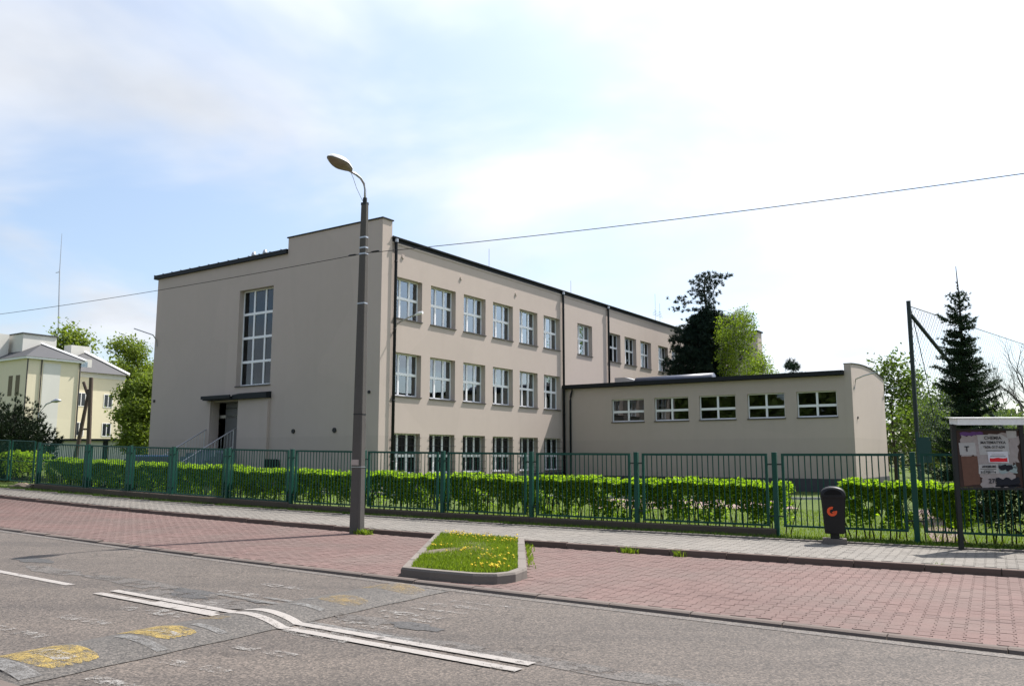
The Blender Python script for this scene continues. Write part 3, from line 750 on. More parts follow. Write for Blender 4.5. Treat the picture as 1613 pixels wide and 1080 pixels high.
# broken stone end of the plinth at the gate
mb = MB(); a = fpt(30.75, 0); b = fpt(32.4, 0); nn = 9
u = (b - a) / nn; n = Vector((SA, CA, 0)); r_ = random.Random(12)
rings = []
for k in range(nn + 1):
    q = a + u * k; hh = .30 + r_.uniform(-.05, .04) - (.08 if k > 6 else 0); ww = .20 + r_.uniform(-.03, .03)
    rings.append([q - n * ww + Vector((0, 0, -.05)), q - n * (ww - .03) + Vector((0, 0, hh - .07)), q - n * (ww - .12) + Vector((0, 0, hh)), q + n * (ww - .1) + Vector((0, 0, hh - .01)), q + n * ww + Vector((0, 0, -.05))])
v = [p for r in rings for p in r]
mb.add(v, [(0, 1, 2, 3, 4), tuple(nn * 5 + k for k in (4, 3, 2, 1, 0))] + [(k * 5 + j, (k + 1) * 5 + j, (k + 1) * 5 + (j + 1) % 5, k * 5 + (j + 1) % 5) for k in range(nn) for j in range(5)])
tag(mb.build('stone_block', surf('rough_stone', (.16, .125, .095), .95, .3, 4, 30, .6, .02)), 'broken rough stone block at the left end of the fence plinth', 'stone block')
# gate at far left
gate = thing('wire_gate', 'green framed wire gate at the far left end of the fence', 'gate', S(32, e_fence(32), .1))
def gbar(mb, p, q, r): mb.tube([p, q], r, 6)
def gate_leaf(s0, s1):
    mb = MB(); z0, z1 = .35, 1.85
    P = lambda s, z: S(s, e_fence(s), z)
    gbar(mb, P(s0, z0), P(s0, z1), .03); gbar(mb, P(s1, z0), P(s1, z1), .03); gbar(mb, P(s0, z1), P(s1, z1), .022); gbar(mb, P(s0, z0), P(s1, z0), .022); gbar(mb, P(s0, 1.1), P(s1, 1.1), .012)
    g = mb.build('gate_frame', M['green_paint'], gate); w = MB(); n = int(abs(s1 - s0) / .09)
    for k in range(1, n):
        s = s0 + (s1 - s0) * k / n; w.tube([P(s, z0), P(s, z1)], .007, 4)
        
    tag(w.build('wire_infill', M['green_paint'], g), kind='stuff')
gate_leaf(30.9, 32.5); gate_leaf(32.7, 34.6)

# ------------------------------------------------------------------ foliage tools
def leaves(name, cen, size, mat, parent=None, up=.0, aspect=1.5, jitter=.35):
    cen = np.asarray(cen, float); n = len(cen)
    nrm = rng.normal(size=(n, 3)); nrm[:, 2] = np.abs(nrm[:, 2]) * (1 + up) + up; nrm /= np.linalg.norm(nrm, axis=1)[:, None]
    t = rng.normal(size=(n, 3)); t -= nrm * (t * nrm).sum(1)[:, None]; t /= np.linalg.norm(t, axis=1)[:, None] + 1e-9
    b = np.cross(nrm, t); s = size * rng.uniform(1 - jitter, 1 + jitter, n)[:, None]
    a_ = t * s * aspect * .5; w = b * s * .5; fold = nrm * s * .12
    V = np.stack([cen - a_, cen + w * .9 - a_ * .1 + fold, cen + a_, cen - w * .9 - a_ * .1 + fold], 1).reshape(-1, 3)
    return np_obj(name, V, np.arange(4 * n).reshape(n, 4), mat, parent)

def hedge(label, s0, s1, o0, w, h, seed, dens=1450, lowgap=True, mat='hedge', name='hedge'):
    r = random.Random(seed); L = abs(s1 - s0); t = thing(name, label, name.replace('_', ' ').split()[-1], S((s0 + s1) / 2, o0, .1))
    def toph(s): return h + .02 + .022 * math.sin(s * 2.1 + seed) + .018 * math.sin(s * 5.3 + 1.1) + .015 * math.sin(s * 13.1)
    pts = []
    n = int(L * dens); 
    while len(pts) < n:
        s = s0 + (s1 - s0) * r.random(); H = toph(s); o = o0 + (r.random() - .5) * w
        u_ = r.random()
        if u_ < .40: z = H - abs(r.gauss(0, .06))           # flat clipped top
        else: z = .18 + (H - .18) * r.random() ** .62
        fr = (z - .1) / H
        wid = .5 * (.72 + .28 * min(1, fr * 1.6))
        side = r.random()
        if u_ >= .40: o = o0 + (1 if side < .35 else -1) * w * wid * (1 - abs(r.gauss(0, .22)))
        edge = min(s - min(s0, s1), max(s0, s1) - s)
        if edge < .12 and r.random() < .5: continue
        # clumps & gaps
        cl_n = math.sin(s * 7.1 + 3 * math.sin(z * 4) + seed) + math.sin(s * 3.3 - z * 6.1) + .6 * math.sin(s * 17 + z * 11)
        if lowgap and fr < .66 and cl_n > (-.5 + 2.5 * fr) : continue
        if .66 <= fr < .86 and cl_n > 1.6: continue
        pts.append(S(s, o, .1 + z))
        if u_ < .012:                                       # fresh shoots standing out of the clipped top
            for q_ in range(7): pts.append(S(s + r.gauss(0, .018), o + r.gauss(0, .018), .1 + H + r.uniform(-.03, .09)))
    leaves('foliage', pts, .055, M[mat], t, .25)['kind'] = 'stuff'
    mb = MB(); ns = int(L * 9)
    for k in range(ns):
        s = s0 + (s1 - s0) * (k + r.random()) / ns; o = o0 + r.uniform(-.2, .2) * w; b = S(s, o, .08); zt_ = toph(s)
        ln = r.gauss(0, .16); lo = r.gauss(0, .10)
        m1 = S(s + ln * .35, o + lo * .4, .1 + zt_ * .4); e1 = S(s + ln, o + lo, .1 + zt_ * .9)
        mb.tube([b, m1, e1], [.016, .011, .004], 4, False)
        for q in range(3):
            ds, do = r.gauss(0, .22), r.gauss(0, .14); e2 = S(s + ln * .35 + ds, o + lo * .4 + do, .1 + zt_ * r.uniform(.7, .95))
            mb.tube([m1, e2], [.008, .003], 4, False)
    mb.build('stems', M['hedge_stem'], t)
    return t
hedge('clipped bright green hedge behind the left fence panels up to the gate', 30.7, 20.75, 18.75, .8, 1.05, 1, 3900)
hedge('longest clipped green hedge running behind the fence past the lamp pole', 20.5, 3.75, 18.35, .8, 1.03, 2, 4700)
hedge('clipped green hedge with bare stems between the bin and the notice board', 2.75, .35, 18.3, .7, 1.05, 3, 4700)
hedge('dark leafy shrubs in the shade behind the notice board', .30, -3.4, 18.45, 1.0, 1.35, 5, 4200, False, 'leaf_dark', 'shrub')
hedge('short green hedge seen through the gate at the left edge', 36, 33.2, 19.9, .8, 1.2, 4, 900, False)

# ------------------------------------------------------------------ school building (local frame: x along the front, y into the block)
YW = -0.594931; OX, OY = -3.5566, 36.5776
school = thing('school_building', 'three storey greige school with white windows, dark eaves and a lower side wing', 'building', (OX, OY, 0), YW)
def wx(x, y, z=0): return (OX + x * math.cos(YW) - y * math.sin(YW), OY + x * math.sin(YW) + y * math.cos(YW), z)
def part(mb, name, mat, parent=school, smooth=False): return mb.build(name, mat, parent, smooth, True)
def wall_open(mb, Mp, a0, a1, z0, z1, ops, depth):
    """wall sheet in plane d=0 with openings (a0,a1,z0,z1) and reveals of given depth; Mp maps (a,d,z)"""
    As = sorted(set([a0, a1] + [v for o in ops for v in o[:2]])); Zs = sorted(set([z0, z1] + [v for o in ops for v in o[2:]]))
    for d in (0, depth):
        for i in range(len(As) - 1):
            for j in range(len(Zs) - 1):
                am, zm = (As[i] + As[i + 1]) / 2, (Zs[j] + Zs[j + 1]) / 2
                if any(o[0] < am < o[1] and o[2] < zm < o[3] for o in ops): continue
                mb.quad(Mp(As[i], d, Zs[j]), Mp(As[i + 1], d, Zs[j]), Mp(As[i + 1], d, Zs[j + 1]), Mp(As[i], d, Zs[j + 1]))
    for (b0, b1, y0, y1) in ops:
        for (p, q) in (((b0, y0), (b1, y0)), ((b1, y0), (b1, y1)), ((b1, y1), (b0, y1)), ((b0, y1), (b0, y0))):
            mb.quad(Mp(p[0], 0, p[1]), Mp(q[0], 0, q[1]), Mp(q[0], depth, q[1]), Mp(p[0], depth, p[1]))
def window(Mp, op, depth, cols, rows, parent, label=None, blind_sky_tone=None, trans=None, sill=True, fr=.055, cur=None, grille=False, gl='glass'):
    b0, b1, z0, z1 = op; d0, d1 = depth - .09, depth - .02
    mb = MB(); g = .004
    mb.box((b0 + g, d0, z0 + g), (b0 + fr, d1, z1 - g), Mp); mb.box((b1 - fr, d0, z0 + g), (b1 - g, d1, z1 - g), Mp)
    mb.box((b0 + fr, d0, z0 + g), (b1 - fr, d1, z0 + fr + .02), Mp); mb.box((b0 + fr, d0, z1 - fr), (b1 - fr, d1, z1 - g), Mp)
    cs = [b0 + (b1 - b0) * k / cols for k in range(cols + 1)]
    zs = [z0 + (z1 - z0) * (k / rows) for k in range(rows + 1)]
    if trans and rows == 2: zs[1] = z0 + (z1 - z0) * trans
    for k in range(1, cols): mb.box((cs[k] - .048, d0 - .006, z0 + fr), (cs[k] + .048, d1 - .004, z1 - fr), Mp)
    for k in range(1, rows): mb.box((b0 + fr, d0 - .012, zs[k] - .058), (b1 - fr, d1 - .006, zs[k] + .058), Mp)
    w = part(mb, 'window', M['white'], parent)
    if label: w['label'] = label
    for i in range(cols):
        for j in range(rows):
            p = MB(); p.box((cs[i] + .01, d0 + .03, zs[j] + .01), (cs[i + 1] - .01, d0 + .034, zs[j + 1] - .01), Mp)
            # glass panes lean a hair out of plane, as real sashes do
            part(p, 'pane', M[gl], w)
    if sill:
        p = MB(); p.box((b0 - .03, -.05, z0 - .045), (b1 + .03, d0, z0 + .003), Mp); part(p, 'sill', M['sill'], w)
    if blind_sky_tone:
        mat, k0, k1, zz0 = blind_sky_tone
        p = MB(); a0_, a1_ = b0 + (b1 - b0) * k0, b0 + (b1 - b0) * k1; n = max(4, int((a1_ - a0_) / .09)); zb = z0 + (z1 - z0) * zz0
        for k in range(n):
            x0 = a0_ + (a1_ - a0_) * k / n; x1 = a0_ + (a1_ - a0_) * (k + 1) / n - .006
            p.quad(Mp(x0, d1 + .012, zb), Mp(x1, d1 + .03, zb), Mp(x1, d1 + .03, z1), Mp(x0, d1 + .012, z1))
        part(p, 'blind', M[mat], w)
    if cur:
        mat, k0, k1 = cur
        p = MB(); a0_, a1_ = b0 + (b1 - b0) * k0, b0 + (b1 - b0) * k1; n = 10
        for k in range(n):
            x0 = a0_ + (a1_ - a0_) * k / n; x1 = a0_ + (a1_ - a0_) * (k + 1) / n; e0 = .14 + .03 * (k % 2); e1 = .14 + .03 * ((k + 1) % 2)
            p.quad(Mp(x0, d1 + e0, z0), Mp(x1, d1 + e1, z0), Mp(x1, d1 + e1, z1), Mp(x0, d1 + e0, z1))
        part(p, 'curtain', M[mat], w)
    if grille:
        p = MB()
        for k in range(5):
            z = z0 + (z1 - z0) * (k + .5) / 5; p.box((b0 - .06, -.03, z - .008), (b1 + .06, -.014, z + .008), Mp)
        for k in range(1, 9):
            a_ = b0 + (b1 - b0) * k / 9; p.box((a_ - .005, -.013, z0 + .03), (a_ + .005, -.003, z1 - .03), Mp)
        part(p, 'window_grille', M['black'], w)
    return w
GR = -.4
SIDE = lambda a, d, z: (-d, a, z)          # side wall, plane x = 0
FRONT = lambda a, d, z: (a, -3.361 + d, z)
WING = lambda a, d, z: (a, 11.56 + d, z)
DEP = .33
# side windows
vs_ = [(-2.542, -.74), (-.129, 1.671), (2.29, 4.041), (4.671, 6.426), (7.053, 8.777), (9.409, 11.112)]
top = [(a, b, 7.556, 9.329) for a, b in vs_] + [(13.119, 14.881, 7.59, 9.40), (16.93, 18.602, 7.556, 9.329), (19.202, 20.894, 7.556, 9.329), (21.524, 23.204, 7.556, 9.329), (24.389, 26.038, 7.556, 9.329), (26.7, 28.35, 7.556, 9.329), (29.3, 31.0, 7.556, 9.329), (31.7, 33.4, 7.556, 9.329)]
mid = [(a, b, 4.256, 6.092) for a, b in vs_]
gnd = [(a, b, 1.00, 2.697) for a, b in vs_]
SIDE_END = 40.0
mb = MB(); wall_open(mb, SIDE, -2.80, SIDE_END, GR, 10.74, top + mid + gnd, DEP); part(mb, 'side_wall', M['wall'])
for k, o in enumerate(top):
    c = None; b = None
    if k < 6: b = ('blind', 0.0, [.66, .62, .64, .60, .66, .55][k], [0, .0, .04, .0, .0, .10][k]); c = ('curtain_brown', [.70, .74, .68, .8, .72, .66][k], .99)
    elif k == 6: b = ('blind', 0.0, .60, 0.0)
    window(SIDE, o, DEP, 3, 2, school, blind_sky_tone=b, cur=c, trans=.52, gl='glass' if k < 7 else 'glass_dark')
for k, o in enumerate(mid): window(SIDE, o, DEP, 3, 2, school, blind_sky_tone=('blind_blue', 0, .66, [.0, .0, .3, .4, .5, .55][k]) if k < 5 else None, cur=('blind_teal', .66, .98), trans=.52)
for k, o in enumerate(gnd): window(SIDE, o, DEP, 3, 2, school, trans=.45, grille=True, gl='glass_dark')
mb = MB(); mb.box((-.02, -2.79, GR), (.035, 11.53, .90)); part(mb, 'plinth', M['plinth'])
# front wall: left field + taller right field standing slightly proud
tall = (-9.152, -6.724, 4.99, 9.56); door_op = (-10.76, -8.75, 2.08, 4.30)
mb = MB(); wall_open(mb, FRONT, -15.876, -5.785, GR, 10.94, [tall, door_op], .35)
mb.quad((-15.876, -3.361, GR), (-15.876, SIDE_END, GR), (-15.876, SIDE_END, 10.94), (-15.876, -3.361, 10.94))
part(mb, 'front_wall', M['wall'])
mb = MB(); mb.box((-5.785, -3.395, GR), (.05, -2.802, 11.64)); part(mb, 'parapet_wall', M['wall'])
mb = MB(); mb.box((-5.84, -3.45, 11.64), (.10, -2.75, 11.69)); part(mb, 'parapet_flashing', M['flash'])
mb = MB(); mb.box((-16.08, -3.50, 10.93), (-5.79, -3.30, 11.13)); mb.box((-16.12, -3.299, 10.94), (-5.79, -2.6, 11.14))
for k in range(14): mb.box((-16.1 + k * .76, -3.505, 11.145), (-16.06 + k * .76, -2.6, 11.165))
part(mb, 'roof_edge', M['flash'])
wd = window(FRONT, tall, .35, 3, 4, school, 'tall stair window of twelve panes above the entrance', cur=None, fr=.06, gl='glass_dark')
p = MB(); p.box((-9.1, -2.3, 5.0), (-8.4, -2.28, 9.5)); part(p, 'curtain', M['curtain_brown'], wd)
# roof and eaves
mb = MB(); mb.add([(-15.9, -2.8, 10.95), (0.0, -2.8, 10.95), (0.0, SIDE_END, 10.95), (-15.9, SIDE_END, 10.95), (-8, -2.8, 11.25), (-8, SIDE_END, 11.25)], [(0, 1, 4), (3, 5, 2), (0, 4, 5, 3), (1, 2, 5, 4)]); part(mb, 'roof', M['flash'])
mb = MB(); mb.box((-.4, -2.80, 10.70), (.025, SIDE_END + .3, 10.78)); part(mb, 'cornice', M['wall'])
mb = MB(); mb.box((-.4, -2.79, 10.78), (.03, SIDE_END + .3, 11.0)); part(mb, 'eave_fascia', M['flash'])
mb = MB(); n = 9; pr = [(.085 + .05 * math.cos(math.pi + math.pi * k / (n - 1)), 11.0 + .10 * math.sin(math.pi + math.pi * k / (n - 1))) for k in range(n)] + [(.085 + .044 * math.cos(-math.pi * k / (n - 1)), 11.0 + .088 * math.sin(-math.pi * k / (n - 1))) for k in range(n)]
v = [(x, y, z) for y in (-2.86, SIDE_END + .3) for x, z in pr]; m_ = len(pr)
mb.add(v, [tuple(range(m_)), tuple(range(m_, 2 * m_))[::-1]] + [(i, m_ + i, m_ + (i + 1) % m_, (i + 1) % m_) for i in range(m_)]); part(mb, 'gutter', M['flash'])
for y in (-2.60, 11.33, 16.80):
    mb = MB(); zb = GR if y < 11 else (5.5 if y > 12 else GR)
    mb.tube([(.10, y, 10.92), (.105, y, 10.7), (.11, y, 10.2), (.11, y, zb)], .066, 8)
    for z in (9.9, 7.0, 4.0, 1.5):
        if z > zb + .3: mb.tube([(.11, y, z), (.11, y, z + .05)], .076, 8)
    part(mb, 'downpipe', M['flash'], school, True)
    mb = MB(); mb.tube([(.12, y, 10.76), (.12, y, 10.90)], .085, 10); part(mb, 'gutter_outlet', M['steel'], school)
# closing walls, floors and inner wall so that rooms are dark behind the glass
mb = MB()
for z in (.3, 3.55, 6.85): mb.box((-15.8, -2.9, z), (-DEP - .02, SIDE_END - .1, z + .15))
mb.box((-6.4, -2.7, .45), (-6.25, SIDE_END - .1, 10.7)); mb.box((-15.85, SIDE_END - .1, GR), (.0, SIDE_END, 10.9))
mb.box((-15.8, -2.85, 10.55), (-DEP - .02, SIDE_END - .1, 10.68)); 
for y in (1.98, 4.36, 9.09, 12.2, 15.9, 24.0, 29): mb.box((-6.2, y - .05, .46), (-DEP - .03, y + .05, 10.5))
mb.box((-11.5, .5, .46), (-6.45, .6, 10.5))
part(mb, 'interior_walls', M['wall_in'])
# porch: shallow projection under the stair window, canopy, door, steps, railings
mb = MB(); mb.box((-8.74, -3.50, GR), (-6.66, -3.362, 4.36)); part(mb, 'porch_wall', M['wall'])
mb = MB(); mb.add([(-8.9, -3.75, 4.36), (-6.6, -3.66, 4.36), (-6.6, -3.363, 4.36), (-8.9, -3.363, 4.36), (-8.9, -3.75, 4.55), (-6.6, -3.66, 4.62), (-6.6, -3.363, 4.66), (-8.9, -3.363, 4.66)], [(0, 3, 2, 1), (4, 5, 6, 7), (0, 1, 5, 4), (1, 2, 6, 5), (2, 3, 7, 6), (3, 0, 4, 7)]); part(mb, 'porch_flashing', M['flash'])
mb = MB(); mb.box((-11.02, -3.80, 4.37), (-8.92, -3.364, 4.50)); mb.box((-11.08, -3.86, 4.42), (-8.92, -3.80, 4.57)); mb.box((-11.14, -3.78, 4.44), (-11.02, -3.364, 4.55)); part(mb, 'canopy', M['flash'])
mb = MB(); mb.box((-11.06, -3.52, GR), (-10.78, -3.363, 4.36)); part(mb, 'porch_pier', M['wall'])
mb = MB(); mb.box((-10.8, -2.2, 1.4), (-8.7, -2.12, 4.299)); mb.box((-10.8, -3.3, 4.302), (-8.7, -2.1, 4.4)); part(mb, 'porch_recess', M['wall_in'])
mb = MB(); mb.box((-10.40, -2.9, 2.09), (-9.16, -2.84, 4.0)); mb.box((-10.40, -2.9, 4.03), (-9.16, -2.85, 4.28)); dr = part(mb, 'door', surf('door_grey', (.12, .115, .11), .5, .1)); 
mb = MB(); mb.box((-9.42, -2.95, 3.0), (-9.36, -2.9, 3.2)); part(mb, 'handle', M['steel'], dr)
mb = MB(); mb.box((-9.12, -2.93, 2.09), (-8.9, -2.83, 3.75)); part(mb, 'door_frame', M['orange_wood'])
M['step'] = surf('step_blue_grey', (.15, .185, .21), .7, .15)
for k in range(10):
    z1 = 2.07 - k * .17; y0 = -3.363 - (.55 + k * .30)
    mb = MB(); mb.box((-11.05, y0 - (.299 if k else 0), GR), (-8.80, y0 if k else -3.364, z1)); part(mb, 'step', M['step'])
for x in (-11.0, -8.85):
    mb = MB(); pts = [(x, -3.38, 3.06), (x, -3.6, 2.96), (x, -6.5, 1.33), (x, -6.7, 1.3)]; mb.tube(pts, .026, 8)
    mb.tube([(x, -3.6, 2.2), (x, -6.5, .57)], .014, 6)
    rl = part(mb, 'railing', M['steel'])
    for k in range(19):
        t = k / 18; b = MB(); y = -3.6 - 2.9 * t; b.tube([(x, y, (2.18 if k % 6 else 1.9) - 1.63 * t), (x, y, 2.94 - 1.63 * t)], .008 if k % 6 else .02, 5); part(b, 'baluster', M['steel'], rl)
# small fittings
def dot(x, y, z, r, ax, name='vent', mat='black'):
    mb = MB(); a = {'y': ((x, y + .02, z), (x, y - .04, z)), 'x': ((x - .02, y, z), (x + .04, y, z))}[ax]; mb.tube(a, r, 10); part(mb, name, M[mat])
dot(-5.0, -3.40, 2.83, .10, 'y'); dot(-2.45, -3.40, 2.83, .11, 'y'); dot(-.5, -3.40, 4.36, .07, 'y'); dot(-15.6, -3.37, 4.54, .07, 'y')
for y in (-2.05, 2.05, 6.7): dot(.0, y, 10.05 if y > -2 else 10.25, .085, 'x', 'vent', 'wall')
mb = MB(); mb.box((-6.66, -3.53, 1.27), (-5.80, -3.44, 1.60))
for k in range(7): mb.box((-6.62 + k * .12, -3.56, 1.25), (-6.58 + k * .12, -3.531, 1.62))
part(mb, 'basement_grille', M['black'])
def arm(pts, name='wall_lamp', mat='steel', head=None):
    mb = MB(); mb.tube(pts, .03, 6); l = part(mb, name, M[mat])
    if head: h = MB(); h.tube(head, [.03, .07, .06], 8); part(h, 'lamp_head', M['white'], l)
arm([(-15.65, -3.37, 7.35), (-15.65, -3.43, 7.7), (-15.7, -3.6, 7.95), (-16.3, -4.3, 8.25)], head=None)
arm([(.0, -2.30, 7.30), (.12, -2.30, 7.36), (.5, -2.25, 7.5), (.9, -2.2, 7.62)], head=[(.85, -2.2, 7.6), (1.05, -2.18, 7.66), (1.25, -2.16, 7.68)])
for x, y in ((-10.1, -1.9), (-9.25, -1.9)):
    mb = MB(); mb.tube([(x, y, 10.9), (x, y, 11.68)], .07, 8); mb.tube([(x, y, 11.6), (x, y, 11.74), (x, y, 11.9)], [.08, .125, .07], 10); part(mb, 'roof_vent', M['steel'], school, True)
for y, z in ((6.4, 12.6), (15.0, 12.4), (27.4, 13.6), (28.2, 13.0)):
    mb = MB(); mb.tube([(-1.5, y, 10.9), (-1.5, y, z)], .009, 5)
    if y > 27:
        for k in range(4): mb.tube([(-1.5, y - .5 + .1 * k, 12.0 + .12 * k), (-1.5, y + .5 - .1 * k, 12.0 + .12 * k)], .012, 4)
    part(mb, 'antenna', M['black'])
# taller stair block at the far end of the school
mb = MB(); mb.box((-6, 40.05, GR), (2.0, 41.2, 12.05)); part(mb, 'rear_block', M['wall']); mb = MB(); mb.box((-6.1, 39.95, 12.05), (2.1, 41.3, 12.18)); part(mb, 'rear_flashing', M['flash'])
# ---- low wing
wops = [(2.932, 4.821), (5.414, 7.279), (7.853, 9.728), (10.317, 12.114), (12.678, 14.486)]
wo = [(a, b, 3.541, 4.74) for a, b in wops]
mb = MB(); wall_open(mb, WING, .002, 15.17, GR, 5.42, wo, .22); part(mb, 'wing_wall', M['wall'])
for k, o in enumerate(wo): window(WING, o, .22, 2, 2, school, trans=.45, fr=.05, gl='glass_dark')
mb = MB(); mb.box((.05, 11.53, GR), (15.20, 11.6, .72)); part(mb, 'plinth', M['plinth'])
mb = MB(); mb.box((15.15, 11.6, GR), (15.205, 19.25, .72)); part(mb, 'plinth', M['plinth'])
# end wall with raised shallow-arched parapet
def arch(t): return 5.93 + (.20 * math.sin(math.pi * min(1, t / 1.0)) if t < .55 else .1975 - (t - .55) * .88)
mb = MB(); n = 14; prof = [(11.545 + 7.7 * k / n, 5.93 + .18 * math.sin(math.pi * k / n) - .16 * (k / n) ** 2) for k in range(n + 1)]
poly = [(11.545, GR)] + [(19.25, GR)] + prof[::-1]
v = [(14.87, y, z) for y, z in poly] + [(15.172, y, z) for y, z in poly]; m_ = len(poly)
mb.add(v, [tuple(range(m_)), tuple(range(m_, 2 * m_))[::-1]] + [(i, (i + 1) % m_, m_ + (i + 1) % m_, m_ + i) for i in range(m_)]); part(mb, 'wing_end_wall', M['wall'])
mb = MB()
for (y0, z0), (y1, z1) in zip(prof[:-1], prof[1:]):
    mb.add([(14.84, y0, z0), (15.21, y0, z0), (15.21, y1, z1), (14.84, y1, z1), (14.84, y0, z0 + .035), (15.21, y0, z0 + .035), (15.21, y1, z1 + .035), (14.84, y1, z1 + .035)], [(0, 3, 2, 1), (4, 5, 6, 7), (0, 1, 5, 4), (1, 2, 6, 5), (2, 3, 7, 6), (3, 0, 4, 7)])
part(mb, 'parapet_flashing', M['flash'])
mb = MB(); mb.box((.0, 11.30, 5.44), (14.86, 11.62, 5.64)); mb.box((.0, 11.621, 5.44), (14.86, 12.1, 5.6)); part(mb, 'wing_eave', M['flash'])
mb = MB(); mb.box((.0, 11.62, 5.40), (14.86, 19.2, 5.58)); part(mb, 'wing_roof', M['flash'])
mb = MB(); mb.box((.0, 19.1, GR), (14.9, 19.25, 5.4)); mb.box((.3, 11.9, .2), (14.8, 19, .3)); mb.box((.3, 15.0, .3), (14.8, 15.1, 5.3)); part(mb, 'wing_interior', M['wall_in'])
mb = MB(); mb.tube([(.62, 11.33, 5.45), (.60, 11.36, 5.3), (.45, 11.47, 5.0), (.42, 11.48, 4.8), (.42, 11.48, GR)], .055, 8); part(mb, 'downpipe', M['flash'], school, True)
mb = MB(); n = 12; v = []
for x in (3.3, 7.75):
    v += [(x, 14.0 + .42 * math.cos(math.pi * k / n), 5.58 + (.52 if x < 5 else .55) * math.sin(math.pi * k / n) ** .7) for k in range(n + 1)]
mb.add(v, [tuple(range(n + 1)), tuple(range(n + 1, 2 * n + 2))[::-1]] + [(k, n + 1 + k, n + 2 + k, k + 1) for k in range(n)]); part(mb, 'roof_duct', M['duct'], school, True)
mb = MB(); mb.box((2.1, 13.6, 5.58), (2.75, 14.4, 6.12)); mb.add([(2.75, 13.6, 5.58), (3.3, 13.6, 5.58), (3.3, 14.4, 5.58), (2.75, 14.4, 5.58), (2.75, 13.6, 6.12), (3.3, 13.6, 5.95), (3.3, 14.4, 5.95), (2.75, 14.4, 6.12)], [(0, 3, 2, 1), (4, 5, 6, 7), (0, 1, 5, 4), (1, 2, 6, 5), (2, 3, 7, 6), (3, 0, 4, 7)]); part(mb, 'roof_ventilator', M['steel'])
arm([(15.18, 12.05, 4.8), (15.25, 12.05, 5.25), (15.6, 12.1, 5.4), (16.2, 12.2, 5.55)]); arm([(15.18, 18.9, 4.7), (15.24, 18.9, 5.1), (15.5, 18.95, 5.25), (16.0, 19.0, 5.3)])
dot(15.18, 12.35, 3.5, .06, 'x')

# ------------------------------------------------------------------ lamp pole, cables
PX, PY = -3.37, 18.36; PZ = zt(12.1)
lamp = thing('street_lamp', 'tapered concrete street lamp pole with a curved arm beside the red paving', 'street lamp', (PX, PY, PZ))
mb = MB(); hgt = 7.38; prof = lambda ws, wo, c: [(-ws + c, -wo), (ws - c, -wo), (ws, -wo + c), (ws, wo - c), (ws - c, wo), (-ws + c, wo), (-ws, wo - c), (-ws, -wo + c)]
rings = []
for z, k in ((-.3, 1.0), (2.5, .83), (5.0, .68), (hgt, .5)):
    rings.append([(x, y, z) for x, y in prof(.152 * k, .098 * k, .026 * k)])
v = [p for r in rings for p in r]
mb.add(v, [tuple(range(8))[::-1], tuple(range(24, 32))] + [(i * 8 + k, i * 8 + (k + 1) % 8, (i + 1) * 8 + (k + 1) % 8, (i + 1) * 8 + k) for i in range(3) for k in range(8)])
mb.build('pole', M['pole'], lamp, loc=(PX, PY, PZ), rz=-A)
def band(z, h, t, mat, name='band'):
    k = 1.0 - .5 * max(0, z) / hgt; mb = MB(); p = prof(.152 * k + t, .098 * k + t, .026 * k); mb.prism(p, z, z + h); mb.build(name, M[mat], lamp, loc=(PX, PY, PZ), rz=-A)
for z in (6.22, 6.36, 6.60): band(z, .035, .006, 'steel')
band(5.08, .03, .006, 'steel'); band(2.6, .02, .005, 'black'); band(1.45, .02, .005, 'steel')
mb = MB(); mb.box((-.13, -.097, 1.50), (.08, -.085, 1.62)); mb.build('sticker', surf('faded_paper', (.42, .36, .33), .9, .25, 9, 40, 0), lamp, loc=(PX, PY, PZ), rz=-A)
def LP(t, z, side=0): return (PX - SA * t + CA * side, PY - CA * t - SA * side, PZ + z)
mb = MB(); mb.tube([LP(0, 7.34), LP(0, 7.75), LP(.05, 7.88), LP(.16, 7.97), LP(.32, 8.01), LP(.55, 8.03)], .028, 8); mb.build('arm', M['steel'], lamp, True)
mb = MB(); mb.tube([LP(0, 7.36), LP(0, 7.55)], .05, 8); mb.box((-.075, -.05, hgt), (.075, .05, hgt + .06), lambda x, y, z: (PX + CA * x + SA * y, PY - SA * x + CA * y, PZ + z)); mb.build('pole_cap', M['black'], lamp)
mb = MB(); mb.tube([LP(.5, 8.0), LP(.42, 7.9), LP(.3, 7.7), LP(.12, 7.5), LP(.03, 7.42)], .006, 4); mb.build('cable', M['black'], lamp)
# luminaire: shell of ellipse sections
def shell(t0, t1, fz0, fz1, wmax, up, nseg=16, nr=10):
    V = []; F = []
    for i in range(nseg + 1):
        t = i / nseg; prof_ = (math.sin(math.pi * min(1, (t * .93 + .07))) ** .55) if t < 1 else .0
        prof_ = max(.02, prof_ * (0.55 + .45 * min(1, t * 2.2)))
        for k in range(nr + 1):
            w = math.pi * k / nr
            V.append(LP(t0 + (t1 - t0) * t, fz0 + (fz1 - fz0) * t + up * prof_ * math.sin(w), wmax * prof_ * math.cos(w)))
    for i in range(nseg):
        for k in range(nr):
            a = i * (nr + 1) + k; F.append((a, a + 1, a + nr + 2, a + nr + 1))
    return V, F
V, F = shell(.46, 1.26, 8.05, 8.15, .20, .15); mb = MB(); mb.add(V, F); mb.build('lamp_housing', surf('lamp_housing_grey', (.55, .55, .54), .5, .1), lamp, True)
V, F = shell(.50, 1.24, 8.045, 8.14, .185, -.10); mb = MB(); mb.add(V, F); mb.build('lamp_diffuser', surf('yellowed_diffuser', (.19, .155, .105), .3, .3, 9, 50, .1), lamp, True)
